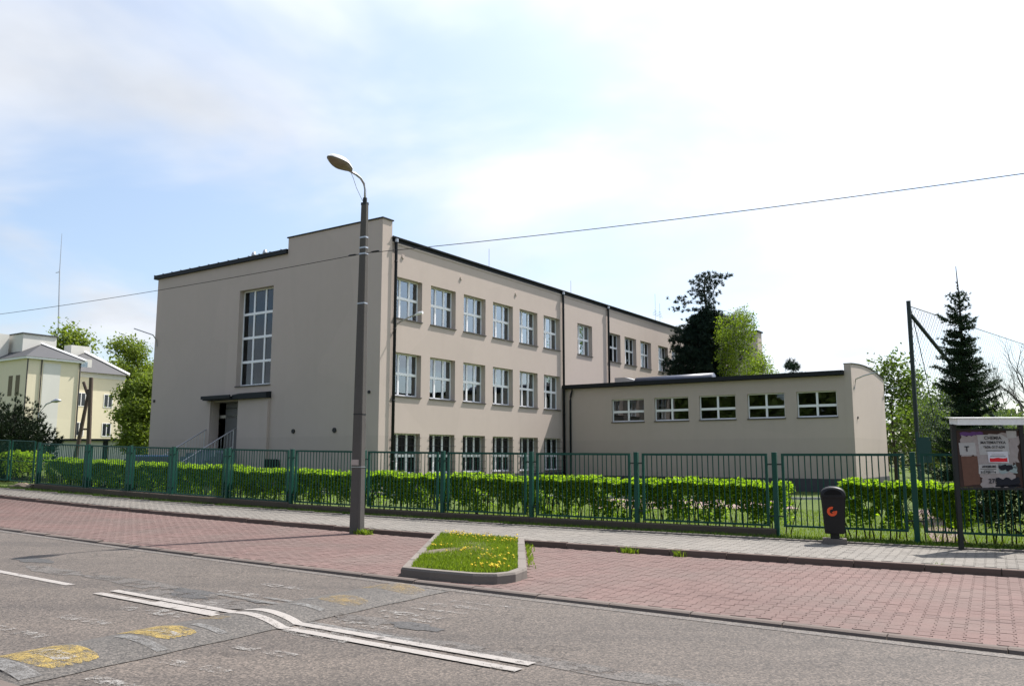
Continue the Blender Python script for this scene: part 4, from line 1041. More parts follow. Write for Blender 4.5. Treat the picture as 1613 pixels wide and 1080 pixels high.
def cable(label, a, b, sag, n=26):
    mb = MB(); a, b = Vector(a), Vector(b); pts = []
    for k in range(n + 1):
        t = k / n; p = a.lerp(b, t); p.z -= sag * 4 * t * (1 - t); pts.append(p)
    mb.tube(pts, .008, 5); o = mb.build('overhead_cable', M['black']); tag(o, label, 'cable', 'overhead cables on the lamp pole')
    m = MB(); d = (b - a).normalized(); p0 = pts[0] + d * .12; m.tube([p0, p0 + d * .05, p0 + d * .2, p0 + d * .25], [.010, .022, .022, .009], 6); m.build('clamp', M['black'], o)
cable('black overhead cable running left from the lamp pole towards the yellow house', LP(0, 6.25, -.09), S(39, 15.2, 6.05), .22)
cable('black overhead cable rising right from the lamp pole across the white sky', LP(0, 6.25, .09), S(-26, 13.2, 6.6), .62)

# ------------------------------------------------------------------ litter bin
BX, BY = 6.04, 15.83; BZ = zt(2.6) + .13
bn = thing('litter_bin', 'black domed litter bin with an orange round emblem on a concrete foot', 'litter bin', (BX, BY, BZ))
def binM(x, y, z): c, s = math.cos(-.36), math.sin(-.36); return (BX + c * x - s * y, BY + s * x + c * y, BZ + z)
def rr(w, d, r, n=4):
    out = []
    for cx0, cy0, a0 in ((w - r, d - r, 0), (-w + r, d - r, 90), (-w + r, -d + r, 180), (w - r, -d + r, 270)):
        for k in range(n + 1): a_ = R(a0 + 90 * k / n); out.append((cx0 + r * math.cos(a_), cy0 + r * math.sin(a_)))
    return out
def loft(secs):
    mb = MB(); n = len(secs[0][1]); v = []
    for z, p in secs: v += [binM(x, y, z) for x, y in p]
    mb.add(v, [tuple(range(n))[::-1], tuple(range((len(secs) - 1) * n, len(secs) * n))] + [(i * n + k, i * n + (k + 1) % n, (i + 1) * n + (k + 1) % n, (i + 1) * n + k) for i in range(len(secs) - 1) for k in range(n)])
    return mb
M['bin'] = surf('bin_plastic', (.008, .0075, .009), .5, .15, 4, 60, .1, spec=.3)
loft([(.19, rr(.165, .145, .04)), (.21, rr(.175, .15, .05)), (.84, rr(.215, .185, .06)), (.855, rr(.225, .195, .06)), (.885, rr(.225, .195, .06))]).build('body', M['bin'], bn, False)
mb = MB(); n = 12; v = []
for y in (-.195, -.15, .15, .195):
    k_ = .88 if abs(y) > .17 else 1
    v += [binM(.225 * k_ * math.cos(math.pi * k / n), y, .887 + .165 * k_ * math.sin(math.pi * k / n) ** .8) for k in range(n + 1)]
mb.add(v, [tuple(range(n + 1)), tuple(range(3 * (n + 1), 4 * (n + 1)))[::-1]] + [(j * (n + 1) + k, (j + 1) * (n + 1) + k, (j + 1) * (n + 1) + k + 1, j * (n + 1) + k + 1) for j in range(3) for k in range(n)])
mb.build('hood', M['bin'], bn, True)
mb = MB(); mb.add([binM(.155 * math.cos(math.pi * k / n), -.198, .905 + .10 * math.sin(math.pi * k / n)) for k in range(n + 1)], [tuple(range(n + 1))]); mb.build('opening', surf('bin_opening_black', (.003, .003, .003), .9, .1), bn)
mb = MB(); mb.box((-.08, -.07, .10), (.08, .07, .19), binM); mb.build('stem', M['black'], bn)
mb = MB(); mb.box((-.22, -.17, -.03), (.20, .17, .095), binM); mb.build('concrete_foot', M['kerb'], bn)
M['orange'] = surf('emblem_orange', (.72, .085, .022), .5, .1, 8, 40, 0)
def face(x, z): return binM(x - .03, -(.151 + (z - .21) / .63 * .035) - .004, z)
mb = MB(); N = 30; v = []; f = []
a0, a1 = R(75), R(370)                    # ring open at upper right
for i in range(N + 1):
    w = a0 + (a1 - a0) * i / N; v += [face(.088 * math.cos(w), .60 + .088 * math.sin(w)), face(.040 * math.cos(w), .60 + .040 * math.sin(w))]
mb.add(v, [(2 * i, 2 * i + 2, 2 * i + 3, 2 * i + 1) for i in range(N)])
mb.add([face(-.005, .585), face(.035, .61), (face(.055, .575)), face(.02, .56)], [(0, 1, 2, 3)])
mb.build('emblem', M['orange'], bn)

# ------------------------------------------------------------------ notice board
NX, NY = 8.44, 14.80; NZ = zt(0) + .1; NR = -.06
nb_ = thing('notice_board', 'roofed notice board with torn posters on two black posts', 'notice board', (NX, NY, NZ), NR)
def bM(x, y, z): c, s = math.cos(NR), math.sin(NR); return (NX + c * x - s * y, NY + s * x + c * y, NZ + z)
for x in (-.58, .58):
    mb = MB(); mb.box((x - .035, -.035, -.1), (x + .035, .035, 2.21), bM); mb.build('post', M['black'], nb_)
mb = MB(); mb.add([bM(*p) for p in ((-.58, -.20, 2.19), (.60, -.20, 2.19), (.60, .12, 2.22), (-.58, .12, 2.22), (-.58, -.20, 2.30), (.60, -.20, 2.30), (.60, .12, 2.32), (-.58, .12, 2.32), (-.65, -.23, 2.315), (.64, -.23, 2.315), (.64, .16, 2.34), (-.65, .16, 2.34))], [(0, 1, 5, 4), (0, 3, 2, 1), (1, 2, 6, 5), (3, 0, 4, 7), (2, 3, 7, 6), (8, 9, 10, 11)])
mb.build('roof', surf('white_sheet', (.80, .80, .79), .45, .08), nb_)
mb = MB(); mb.box((-.53, -.015, 1.10), (.56, .015, 2.10), bM); bd_ = mb.build('panel', surf('board_brown', (.05, .028, .022), .8, .4, 4, 25, .2), nb_)
mb = MB(); mb.box((-.54, -.03, 1.06), (.565, .02, 1.098), bM); mb.box((-.54, -.03, 2.102), (.565, .02, 2.13), bM); mb.build('frame', M['black'], nb_)
def mk_paper(name, c, var=.15): return surf(name, c, .85, var, 14, 60, 0)
PW = mk_paper('paper_white', (.40, .39, .38)); PWB = mk_paper('paper_bright', (.58, .58, .62), .05); PG = mk_paper('paper_torn', (.32, .28, .27), .4); PR = mk_paper('paper_red', (.60, .02, .03), .1); PK = mk_paper('paper_brown', (.13, .065, .045), .4); PP_ = mk_paper('paper_purple', (.11, .05, .17)); PB = mk_paper('paper_ink', (.012, .013, .02)); PC = mk_paper('paper_pale_teal', (.27, .33, .33), .25)
# board picture coordinates: 0..1 across, 0..1 down
def bq(u, v_, k): return bM(-.53 + 1.09 * u, -.0155 - .0016 * k, 2.10 - 1.0 * v_)
def poster(poly, mat, k, name='poster'):
    mb = MB(); n = len(poly); v = [bq(u, w, k) for u, w in poly]; mb.add(v, [tuple(range(n))]); return mb.build(name, mat, bd_)
def torn(u0, v0, u1, v1, seed, amp=.02):
    r = random.Random(seed); p = []
    def edge(a, b):
        n = 7
        for i in range(n): t = i / n; p.append((a[0] + (b[0] - a[0]) * t + r.uniform(-amp, amp), a[1] + (b[1] - a[1]) * t + r.uniform(-amp, amp)))
    edge((u0, v0), (u1, v0)); edge((u1, v0), (u1, v1)); edge((u1, v1), (u0, v1)); edge((u0, v1), (u0, v0)); return p
poster(torn(.05, .03, .42, .10, 1, .012), PP_, 1); poster(torn(.05, .10, .36, .44, 2, .025), PG, 2); poster([(.02, .22), (.28, .21), (.29, .43), (.03, .43)], PW, 3)
poster([(.04, .46), (.30, .45), (.32, .94), (.06, .97)], PK, 3); poster(torn(.30, .06, .85, .80, 5, .03), PG, 1); poster(torn(.34, .72, .86, .99, 6, .03), PG, 2)
poster([(.32, .08), (.70, .07), (.80, .14), (.81, .42), (.34, .43)], PW, 4); poster([(.78, .01), (.94, .01), (.94, .13), (.79, .14)], PW, 4)
poster([(.46, .37), (.78, .37), (.79, .57), (.47, .56)], PWB, 6); rd = [(.49 + .275 * i / 8, .485 + .006 * math.sin(i * 1.3)) for i in range(9)] + [(.765, .55), (.49, .552)]
poster(rd, PR, 7); poster([(.31, .60), (.61, .58), (.62, .76), (.30, .76)], PW, 5); poster(torn(.60, .60, .92, .74, 8, .03), PC, 3); poster(torn(.63, .61, .84, .70, 9, .02), PB, 6)
poster(torn(.55, .84, .93, .99, 10, .03), PB, 4); poster(torn(.80, .12, .96, .55, 11, .03), PG, 2)
def text(body, u, v_, size, mat, bold=.0):
    cu = bpy.data.curves.new('lettering', 'FONT'); cu.body = body; cu.size = size; cu.align_x = 'CENTER'; cu.align_y = 'CENTER'; cu.offset = bold; cu.extrude = .0004
    tmp = bpy.data.objects.new('lettering', cu); me = bpy.data.meshes.new_from_object(tmp); bpy.data.objects.remove(tmp); bpy.data.curves.remove(cu)
    me.materials.clear(); me.materials.append(mat); me.name = 'lettering'; o = bpy.data.objects.new('lettering', me); o.location = bq(u, v_, 9); o.rotation_euler = (math.pi / 2, 0, NR); link(o, bd_); return o
INK = mk_paper('ink', (.035, .033, .035))
text('CHEMIA', .56, .135, .082, INK, .001); text('MATEMATYKA', .56, .215, .066, INK, .001); text('*606-317-634', .57, .295, .066, INK, .0008)
text('T', .14, .33, .13, PB, .003); text('275', .52, .89, .11, PB, .002); text('ANGIELSKI', .47, .635, .05, PB, .002); text('512-850-664', .45, .735, .05, PB, .0012)
for k, (u0, u1, v_) in enumerate([(.44, .70, .352), (.33, .58, .672), (.38, .54, .70), (.52, .72, .42), (.50, .74, .45)]):
    poster([(u0, v_), (u1, v_), (u1, v_ + .008), (u0, v_ + .008)], INK if k != 3 else PG, 8, 'print_line')

# ------------------------------------------------------------------ trees
def grow(mb, tips, p, d, L, r, lv, rnd, spread=.6, up=.25, kids=3, taper=.62, nseg=3, mids=None):
    pts = [p.copy()]; rad = [r]; q = p.copy(); dd = d.copy()
    for k in range(nseg):
        dd = (dd + Vector((rnd.gauss(0, .16), rnd.gauss(0, .16), rnd.gauss(0, .10) + up * .12))).normalized(); q = q + dd * (L / nseg); pts.append(q.copy()); rad.append(r * (1 - (1 - taper) * (k + 1) / nseg))
        if mids is not None and lv <= 1: mids.append(q.copy())
    mb.tube(pts, rad, 5 if lv > 1 else 3, False)
    if lv == 0: tips.append(q.copy()); return
    for k in range(kids):
        t = 1.0 if k == 0 else rnd.uniform(.45, 1)
        i = min(nseg - 1, int(t * nseg)); base = pts[i].lerp(pts[i + 1], t * nseg - i) if t < 1 else pts[-1]
        az = rnd.uniform(0, 2 * math.pi); perp = dd.orthogonal().normalized(); perp = Matrix.Rotation(az, 3, dd) @ perp
        nd_ = (dd + perp * spread * rnd.uniform(.6, 1.3) + Vector((0, 0, up * .5))).normalized()
        grow(mb, tips, base, nd_, L * rnd.uniform(.6, .82), r * taper * rnd.uniform(.7, .95), lv - 1, rnd, spread, up, kids, taper, nseg, mids)
def px(x, y, Y):
    a = (x - 806.5) / 1304.3; b = -(y - 540) / 1304.3; c, s = math.cos(.13553), math.sin(.13553)
    d = Vector((a, c - b * s, s + b * c)); d = d * (Y / d.y); return Vector((d.x, d.y, d.z + 1.75))
def base_at(X, Y): return Vector((X, Y, gz(X, Y)))
def leaf_tree(name, label, X, Y, H, crown_r, leafmat, nleaf, size, seed, trunk=.18, first=.3, lv=3, kids=4, spread=.75, clump=.45, bark='bark', group='trees around the school', up=.25):
    rnd = random.Random(seed); b = base_at(X, Y); t = thing(name, label, 'tree', b, 0, group)
    mb = MB(); tips = []; mids = []; th = H * first
    mb.tube([b - Vector((0, 0, .2)), b + Vector((rnd.gauss(0, .1), rnd.gauss(0, .1), th * .5)), b + Vector((rnd.gauss(0, .15), rnd.gauss(0, .15), th)), b + Vector((rnd.gauss(0, .2), rnd.gauss(0, .2), H * .62))], [trunk * 1.2, trunk, trunk * .85, trunk * .45], 8, False)
    nl = 7
    for k in range(nl):
        z = th + (H * .62 - th) * k / (nl - 1); az = k * 2.4 + rnd.uniform(-.4, .4)
        f = 1 - .45 * k / nl; d = Vector((math.cos(az), math.sin(az), .35 + .5 * k / nl)).normalized()
        grow(mb, tips, b + Vector((0, 0, z)), d, crown_r * .62 * f, trunk * .4 * f, lv - 1, rnd, spread, up, kids, .62, 3, mids)
    grow(mb, tips, b + Vector((0, 0, H * .6)), Vector((0, 0, 1)), H * .2, trunk * .4, lv - 1, rnd, spread, up, kids, .62, 3, mids)
    src = tips + mids
    kz = (H - clump) / (max(p.z for p in src) - b.z); rad = sorted(math.hypot(p.x - b.x, p.y - b.y) for p in src)[int(len(src) * .93)]; kr = max(.3, crown_r - clump) / rad
    fit = lambda p: Vector((b.x + (p[0] - b.x) * kr, b.y + (p[1] - b.y) * kr, b.z + (p[2] - b.z) * kz))
    src = [fit(p) for p in src]; mb.v = [tuple(fit(p)) for p in mb.v]; mb.build('trunk', M[bark], t)
    per = max(1, nleaf // len(src)); P = []
    for p in src:
        w = rnd.random() ** .7
        for _ in range(int(per * 2 * w)): P.append((p.x + rnd.gauss(0, clump), p.y + rnd.gauss(0, clump), p.z + rnd.gauss(0, clump * .7)))
    leaves('crown', P, size, M[leafmat], t, .1); return t
def bare_tree(label, X, Y, H, seed, trunk=.12, fork=.25, lv=5):
    rnd = random.Random(seed); b = base_at(X, Y); t = thing('bare_tree', label, 'tree', b, 0, 'bare trees behind the sports net')
    mb = MB(); tips = []; mb.tube([b, b + Vector((rnd.gauss(0, .1), 0, H * fork * .5)), b + Vector((rnd.gauss(0, .15), rnd.gauss(0, .15), H * fork))], [trunk, trunk * .9, trunk * .8], 7, False); mb.build('trunk', M['bark'], t)
    mc = MB(); p = b + Vector((0, 0, H * fork))
    for k in range(3):
        az = seed + k * 2.1; grow(mc, tips, p, Vector((math.cos(az) * .45, math.sin(az) * .45, 1)).normalized(), H * .26, trunk * .62, lv - 1, rnd, .55, .35, 3, .6, 3)
    mc.build('crown', M['bark'], t); return t
def needles(P, Dv, length, n_per, mat, name, parent, spread=.9, w=.012):
    """P (n,3) points, Dv (n,3) directions: bunches of needle blades"""
    P = np.repeat(np.asarray(P, float), n_per, 0); Dv = np.repeat(np.asarray(Dv, float), n_per, 0); n = len(P)
    d = Dv + rng.normal(size=(n, 3)) * spread; d /= np.linalg.norm(d, axis=1)[:, None]
    s = rng.normal(size=(n, 3)); s -= d * (s * d).sum(1)[:, None]; s /= np.linalg.norm(s, axis=1)[:, None]
    L = length * rng.uniform(.6, 1.25, n)[:, None]
    V = np.stack([P - s * w, P + s * w, P + d * L], 1).reshape(-1, 3); return np_obj(name, V, np.arange(3 * n).reshape(n, 3), mat, parent)
def spruce(label, X, Y, H, R0, seed, zmin=.3):
    rnd = random.Random(seed); b = base_at(X, Y); t = thing('spruce_tree', label, 'tree', b)
    mb = MB(); mb.tube([b, b + Vector((0, 0, H * .5)), b + Vector((.03, 0, H * .86)), b + Vector((.0, 0, H))], [.09, .055, .022, .008], 7, False)
    P = []; D = []; z = zmin
    while z < H * .90:
        f = 1 - z / H; Rz = R0 * .84 * f ** .75 + .05; nb2 = 9 if f > .3 else (6 if f > .16 else 4); ph = rnd.uniform(0, 6)
        for k in range(nb2):
            az = ph + 2 * math.pi * k / nb2 + rnd.uniform(-.3, .3); Lb = Rz * rnd.choice((.45, .6, .75, .9, 1.05, 1.25)) * rnd.uniform(.85, 1.1); h0 = Vector((math.cos(az), math.sin(az), 0))
            droop = .35 if f < .25 else .05 - .15 * f
            zj = rnd.uniform(-.09, .09); pts = [b + Vector((0, 0, max(.1, z + zj))) + h0 * Lb * u + Vector((0, 0, Lb * (droop * u + .55 * max(0, u - .45) ** 1.5))) for u in np.linspace(0, 1, 6)]
            mb.tube(pts, [.016 * f + .006, .012 * f + .005, .01 * f + .004, .006, .005, .003], 4, False)
            m_ = max(3, int(Lb / .042))
            for i in range(m_):
                u = (i + .5) / m_; q = pts[min(4, int(u * 5))].lerp(pts[min(4, int(u * 5)) + 1], u * 5 - min(4, int(u * 5))); dr = (pts[min(4, int(u * 5)) + 1] - pts[min(4, int(u * 5))]).normalized()
                P.append(q); D.append(dr)
                if f > .2: P.append(q + Vector((rnd.gauss(0, .05), rnd.gauss(0, .05), rnd.gauss(-.03, .06)))); D.append(dr)
                if u > .2 and rnd.random() < .95:
                    sd = dr.cross(Vector((0, 0, 1))) * (1 if i % 2 else -1); tl = (Lb * .40 * (1 - u * .7) + .05) * rnd.uniform(.5, 1.25); dd = (sd + dr * .7 + Vector((0, 0, -.12))).normalized()
                    q2 = q + dd * tl
                    for w in np.linspace(.15, 1, max(2, int(tl / .055))): P.append(q.lerp(q2, w)); D.append(dd)
        z += (.16 + .10 * f) * rnd.uniform(.8, 1.25) * (1 if f > .1 else .7)
    for zz in np.linspace(H * .84, H * .93, 8): P.append(b + Vector((0, 0, zz))); D.append(Vector((0, 0, 1)))
    mb.build('trunk', M['bark'], t); needles([tuple(p) for p in P], [tuple(d) for d in D], .085, 12, M['needle_spruce'], 'crown', t, .8, .010); return t
spruce('young dark spruce with a bare leader standing behind the notice board', 12.05, 22.0, 6.75, 1.12, 3, .2)
def pine(label, X, Y, H, seed):
    rnd = random.Random(seed); b = base_at(X, Y); t = thing('pine_tree', label, 'tree', b); mb = MB()
    top = b + Vector((.2, 0, H)); mb.tube([b, b + Vector((.1, 0, H * .4)), b + Vector((.35, 0, H * .72)), b + Vector((.1, 0, H * .9)), top], [.22, .18, .11, .06, .03], 8, False)
    P = []; D = []
    # image-shaped layers: (height fraction, reach left, reach right, number)
    layers = [(.40, 2.2, 2.2, 14), (.46, 2.5, 2.3, 16), (.52, 2.8, 2.4, 16), (.57, 3.2, 2.4, 16), (.62, 2.3, 2.5, 16), (.67, 2.4, 2.5, 16), (.72, 2.2, 2.5, 16), (.76, 1.8, 2.4, 14), (.785, .9, 1.2, 8), (.82, 2.3, .7, 9), (.86, 1.9, .6, 7), (.89, 1.3, 1.0, 6), (.92, 1.8, .7, 8), (.955, 1.1, 1.5, 8), (.985, .5, 1.8, 7)]
    for f, l, r_r, n in layers:
        for k in range(n):
            az = 2 * math.pi * k / n + rnd.uniform(-.3, .3); cx0 = math.cos(az); reach = (r_r if cx0 > 0 else l) * (abs(cx0) ** .6 * .8 + .2) * rnd.uniform(.5, 1.1); reach_y = 1.5 * (1 - .35 * f)
            e = Vector((cx0 * reach, math.sin(az) * reach_y * rnd.uniform(.5, 1), rnd.uniform(.0, .35)))
            p0 = b + Vector((.2, 0, H * f - .25)); p1 = p0 + e * .55 + Vector((0, 0, .02)); p2 = p0 + e; mb.tube([p0, p1, p2], [.05 * (1.1 - f), .03 * (1.1 - f) + .006, .008], 5, False)
            m_ = int((14 + 20 * e.length) * (1.8 if f < .79 else .27))
            for i in range(m_):
                u = rnd.uniform(.3, 1.03) if f < .79 else rnd.uniform(.5, 1.05); q = p0 + e * u + Vector((rnd.gauss(0, .2), rnd.gauss(0, .2), rnd.gauss(0.04, .16 if f < .79 else .08))); P.append(tuple(q)); D.append((cx0 * .3, 0, .8))
    mb.build('trunk', M['bark'], t); needles(P, D, .22, 20, M['needle_pine'], 'crown', t, .9, .022); return t
pine('tall dark pine with an open layered top rising behind the low wing', 12.9, 55.0, 13.9, 4)
def birch(label, X, Y, H, seed):
    rnd = random.Random(seed); b = base_at(X, Y); t = thing('birch_tree', label, 'tree', b); mb = MB(); P = []
    for q in range(3):
        lean = Vector((rnd.uniform(-.6, .6), rnd.uniform(-.5, .5), 0)); mb.tube([b + lean * .3, b + lean * .8 + Vector((0, 0, H * .5)), b + lean * 1.5 + Vector((0, 0, H * .95))], [.09, .06, .015], 6, False)
        for k in range(46):
            f = rnd.uniform(.42, .98); p0 = b + lean * (.3 + 1.2 * f) + Vector((0, 0, H * f)); az = rnd.uniform(0, 6.28); rr_ = (1.35 - .75 * f) * rnd.uniform(.4, 1.1) * 1.5; o = Vector((math.cos(az) * rr_, math.sin(az) * rr_, rnd.uniform(.1, .5)))
            p1 = p0 + o; dl = rnd.uniform(.5, 1.9); p2 = p1 + Vector((math.cos(az) * .2, math.sin(az) * .2, -dl)); mb.tube([p0, p0 + o * .6 + Vector((0, 0, .15)), p1, p2], [.018, .012, .008, .003], 3, False)
            for w in range(int(34 + 40 * dl)):
                u = rnd.random(); c = p1.lerp(p2, u) if u > .15 else p0.lerp(p1, rnd.random()); P.append((c.x + rnd.gauss(0, .13), c.y + rnd.gauss(0, .13), c.z + rnd.gauss(0, .12)))
    mb.build('trunk', M['bark_birch'], t); leaves('crown', P, .085, M['leaf_birch'], t, 0, 1.5); return t
birch('weeping birch with fresh yellow green leaves right of the dark pine', 14.95, 52.5, 11.1, 8)
birch('thin bare-tipped young birch at the right of the yellow green birch', 17.2, 56.5, 8.4, 18)

# right background
leaf_tree('leafy_tree', 'pale green tree behind the end wall of the wing', 26.6, 58.0, 9.2, 3.4, 'leaf_mid', 5200, .17, 21, .14, .3, 3, 4, .7, .5)
leaf_tree('leafy_tree', 'olive green leafy tree between the wing and the dark green net post', 27.6, 52.0, 6.2, 3.4, 'leaf_mid', 5600, .16, 22, .14, .15, 3, 4, .8, .5)
leaf_tree('leafy_tree', 'low green tree right of the net post behind the hedge', 34.5, 64.0, 6.0, 4.2, 'leaf_mid', 5600, .18, 23, .15, .12, 3, 4, .9, .6)
leaf_tree('leafy_tree', 'broad low green tree behind the notice board', 40, 66.0, 5.2, 5.0, 'leaf_mid', 6200, .18, 24, .15, .1, 3, 4, .9, .7)
leaf_tree('leafy_tree', 'dull green shrubby tree right behind the spruce', 24.5, 40.0, 4.0, 3.2, 'leaf_mid', 5200, .13, 25, .1, .1, 3, 4, .9, .5)
bare_tree('bare branching tree just right of the dark green net post', 26.4, 48.0, 8.3, 31, .13, .18)
bare_tree('bare tree with a thin crown right of the spruce', 30.8, 50.0, 9.0, 32, .12, .25)
bare_tree('bare forked tree at the right edge of the picture', 26.6, 42.0, 7.8, 33, .13, .3)
bare_tree('slender bare tree between the two bare trees by the spruce', 31.0, 58.0, 8.4, 34, .10, .2)
rnd = random.Random(77)
def far_pine(label, X, Y, H, seed):
    r = random.Random(seed); b = base_at(X, Y); t = thing('pine_tree', label, 'tree', b); mb = MB(); mb.tube([b, b + Vector((0, 0, H))], [.2, .04], 6, False); P = []; D = []
    for k in range(34):
        f = r.uniform(.55, 1); az = r.uniform(0, 6.28); e = Vector((math.cos(az), math.sin(az), .25)) * (2.6 * (1.15 - f) + .25) * r.uniform(.6, 1); p0 = b + Vector((0, 0, H * f)); mb.tube([p0, p0 + e], [.05, .015], 4, False)
        for i in range(12): u = r.uniform(.35, 1); q = p0 + e * u; P.append((q.x + r.gauss(0, .25), q.y + r.gauss(0, .25), q.z + r.gauss(0, .15))); D.append((0, 0, 1))
    mb.build('trunk', M['bark'], t); needles(P, D, .38, 16, M['needle_pine'], 'crown', t, .9, .03)
far_pine('small dark pine top peeping over the wing roof', 26.6, 78.0, 10.4, 5)
# left background
leaf_tree('leafy_tree', 'bright spring green tree behind the yellow house', -58.0, 108.0, 18.2, 4.8, 'leaf_bright', 12000, .30, 41, .35, .3, 3, 4, .7, .8)
leaf_tree('leafy_tree', 'bright green tree right of the yellow house roof', -51.0, 108.0, 14.0, 4.4, 'leaf_bright', 10000, .33, 42, .3, .3, 3, 4, .75, .8)
leaf_tree('leafy_tree', 'tall yellow green tree against the left corner of the school', -28.6, 64.0, 9.9, 2.1, 'leaf_bright', 15000, .14, 43, .18, .12, 3, 4, .5, .40)
leaf_tree('leafy_tree', 'dense green tree between the yellow house and the school', -26.0, 58.0, 6.6, 1.7, 'leaf_bright', 12000, .14, 44, .15, .08, 3, 4, .6, .45)
def juniper(label, X, Y, H, Rr, seed):
    r = random.Random(seed); b = base_at(X, Y); t = thing('juniper_bush', label, 'bush', b); mb = MB(); P = []; D = []
    for k in range(190):
        az = r.uniform(0, 6.28); rad = Rr * math.sqrt(r.random()); hh = H * (1 - (rad / Rr) ** 2 * .55) * r.uniform(.55, 1.08); foot = b + Vector((math.cos(az) * rad * .35, math.sin(az) * rad * .35, .1)); e = b + Vector((math.cos(az) * rad, math.sin(az) * rad, hh)); mb.tube([foot, foot.lerp(e, .5) + Vector((0, 0, .15)), e], [.03, .015, .005], 4, False)
        for i in range(60):
            u = r.uniform(.15, 1.0); q = foot.lerp(e, u); s = .22 * (1.2 - u) + .05; P.append((q.x + r.gauss(0, s), q.y + r.gauss(0, s), q.z + r.gauss(0, .12))); dd = (e - foot).normalized(); D.append(tuple(dd))
    mb.build('branches', M['bark'], t); needles(P, D, .15, 12, M['needle_juniper'], 'foliage', t, .5, .017)
juniper('large dark spiky juniper bush behind the gate at the left', -22.6, 36.5, 3.75, 2.6, 6)
juniper('lower dark juniper bush at the left edge behind the gate', -25.4, 36.0, 2.9, 2.2, 16)

# ------------------------------------------------------------------ sports net
netT = thing('ball_stop_net', 'high ball stop net hung between dark green steel posts behind the spruce', 'sports net', (13.6, 28, gz(13.6, 28)))
nd0 = Vector((13.62, 28.0, 0)); ndir = Vector((.71, .70, 0)).normalized(); NT = 7.0
def npost(t, h, r=.06):
    p = nd0 + ndir * t; mb = MB(); mb.tube([(p.x, p.y, 0), (p.x, p.y, h)], r, 10); mb.tube([(p.x, p.y, h), (p.x, p.y, h + .02)], r * 1.1, 10); mb.build('post', M['green_dark'], netT)
npost(0, NT, .07); npost(22, NT, .07)
mb = MB(); mb.tube([nd0 + Vector((.05, 0, 6.55)), Vector((18.45, 28.1, .1))], .065, 8); mb.build('brace', M['green_dark'], netT)
mb = MB(); mb.tube([nd0 + Vector((0, 0, 6.85)) + ndir * .05, nd0 + ndir * 22 + Vector((0, 0, 6.85))], .015, 5)
mb.tube([nd0 + Vector((.06, 0, 6.8)), nd0 + ndir * 1.2 + Vector((0, 0, 4.6)), nd0 + ndir * 1.9 + Vector((0, 0, 2.4))], .014, 5); mb.build('head_rope', M['green_dark'], netT)
V = []; F = []
def string(a, b, w=.0095):
    d = (b - a).normalized(); s = d.cross(Vector((-ndir.y, ndir.x, 0))).normalized() * w; n = len(V); V.extend([tuple(a - s), tuple(a + s), tuple(b + s), tuple(b - s)]); F.append((n, n + 1, n + 2, n + 3))
sp = .26; Wn, z0n, z1n = 20.0, 2.2, 6.84
def npnt(t, z): return nd0 + ndir * t + Vector((0, 0, z))
k = -int((z1n - z0n) / sp)
while k * sp < Wn:
    t0 = k * sp
    for sgn in (1, -1):
        a_t, a_z, b_t, b_z = (t0, z0n, t0 + (z1n - z0n), z1n) if sgn == 1 else (t0, z1n, t0 + (z1n - z0n), z0n)
        lo, hi = .05, Wn; 
        u0, u1 = max(0, (lo - a_t) / (b_t - a_t)), min(1, (hi - a_t) / (b_t - a_t))
        if u1 > u0: string(npnt(a_t + (b_t - a_t) * u0, a_z + (b_z - a_z) * u0), npnt(a_t + (b_t - a_t) * u1, a_z + (b_z - a_z) * u1))
    k += 1
nn_ = np_obj('netting', V, F, surf('net_cord', (.05, .075, .07), .8, .1), netT); tag(nn_, kind='stuff')

q = px(1457, 704, 27.0); mb = MB(); mb.box((q.x - .22, q.y - .02, q.z - .5), (q.x + .2, q.y + .02, q.z + .32)); mb.tube([(q.x - .24, q.y, .1), (q.x - .24, q.y, q.z + .5)], .03, 6)
tag(mb.build('tarp_screen', surf('teal_tarp', (.014, .05, .05), .7, .2)), 'small teal tarpaulin screen on a post behind the hedge', 'screen')
# ------------------------------------------------------------------ yellow house at the left
yh = thing('yellow_house', 'pale yellow three storey house with grey roofs and white verges', 'building', (-47.1, 80, 0))
M['yellow_wall'] = wall_mat('render_yellow', (.68, .61, .45), 0); M['pale_wall'] = wall_mat('render_pale', (.62, .60, .55), 0); M['roof_grey'] = surf('roof_grey', (.055, .055, .058), .7, .15, 2, 25)
M['white_trim'] = surf('white_trim', (.74, .73, .72), .6, .05)
c1 = Vector((-47.1, 80, 0)); e1 = Vector((.55, .835, 0)); e1.normalize(); e2 = Vector((-e1.y, e1.x, 0))
def yM(o): return lambda a, d, z: tuple(o + e1 * a + e2 * d + Vector((0, 0, z)))
YA = yM(c1); EA = 11.15
mb = MB(); mb.box((0, 0, 0), (5.2, 14, EA), YA); mb.build('wall', M['yellow_wall'], yh)
mb = MB(); mb.box((1.55, -.02, 1.6), (3.25, -.003, EA - .3), YA); mb.build('wall_panel', M['pale_wall'], yh)
mb = MB(); mb.box((-.02, -.02, 0), (5.22, 14, 2.2), YA); mb.build('base_wall', M['pale_wall'], yh)
mb = MB(); mb.box((-.3, -.3, EA), (5.5, 14.2, EA + .2), YA); mb.build('eaves', M['white_trim'], yh)
mb = MB(); v = [YA(*p) for p in ((-.35, -.35, EA + .201), (5.55, -.35, EA + .201), (5.55, 14.2, EA + .201), (-.35, 14.2, EA + .201), (3.2, 4.0, EA + 2.0), (3.2, 10, EA + 2.0))]
mb.add(v, [(0, 1, 4), (1, 2, 5, 4), (2, 3, 5), (3, 0, 4, 5), (0, 3, 2, 1)]); rf = mb.build('roof', M['roof_grey'], yh)
mb = MB(); a_, b_ = Vector(YA(5.6, -.4, EA + .25)), Vector(YA(3.2, 4.0, EA + 2.12)); mb.tube([a_, b_], .14, 4); mb.build('verge', M['white_trim'], rf)
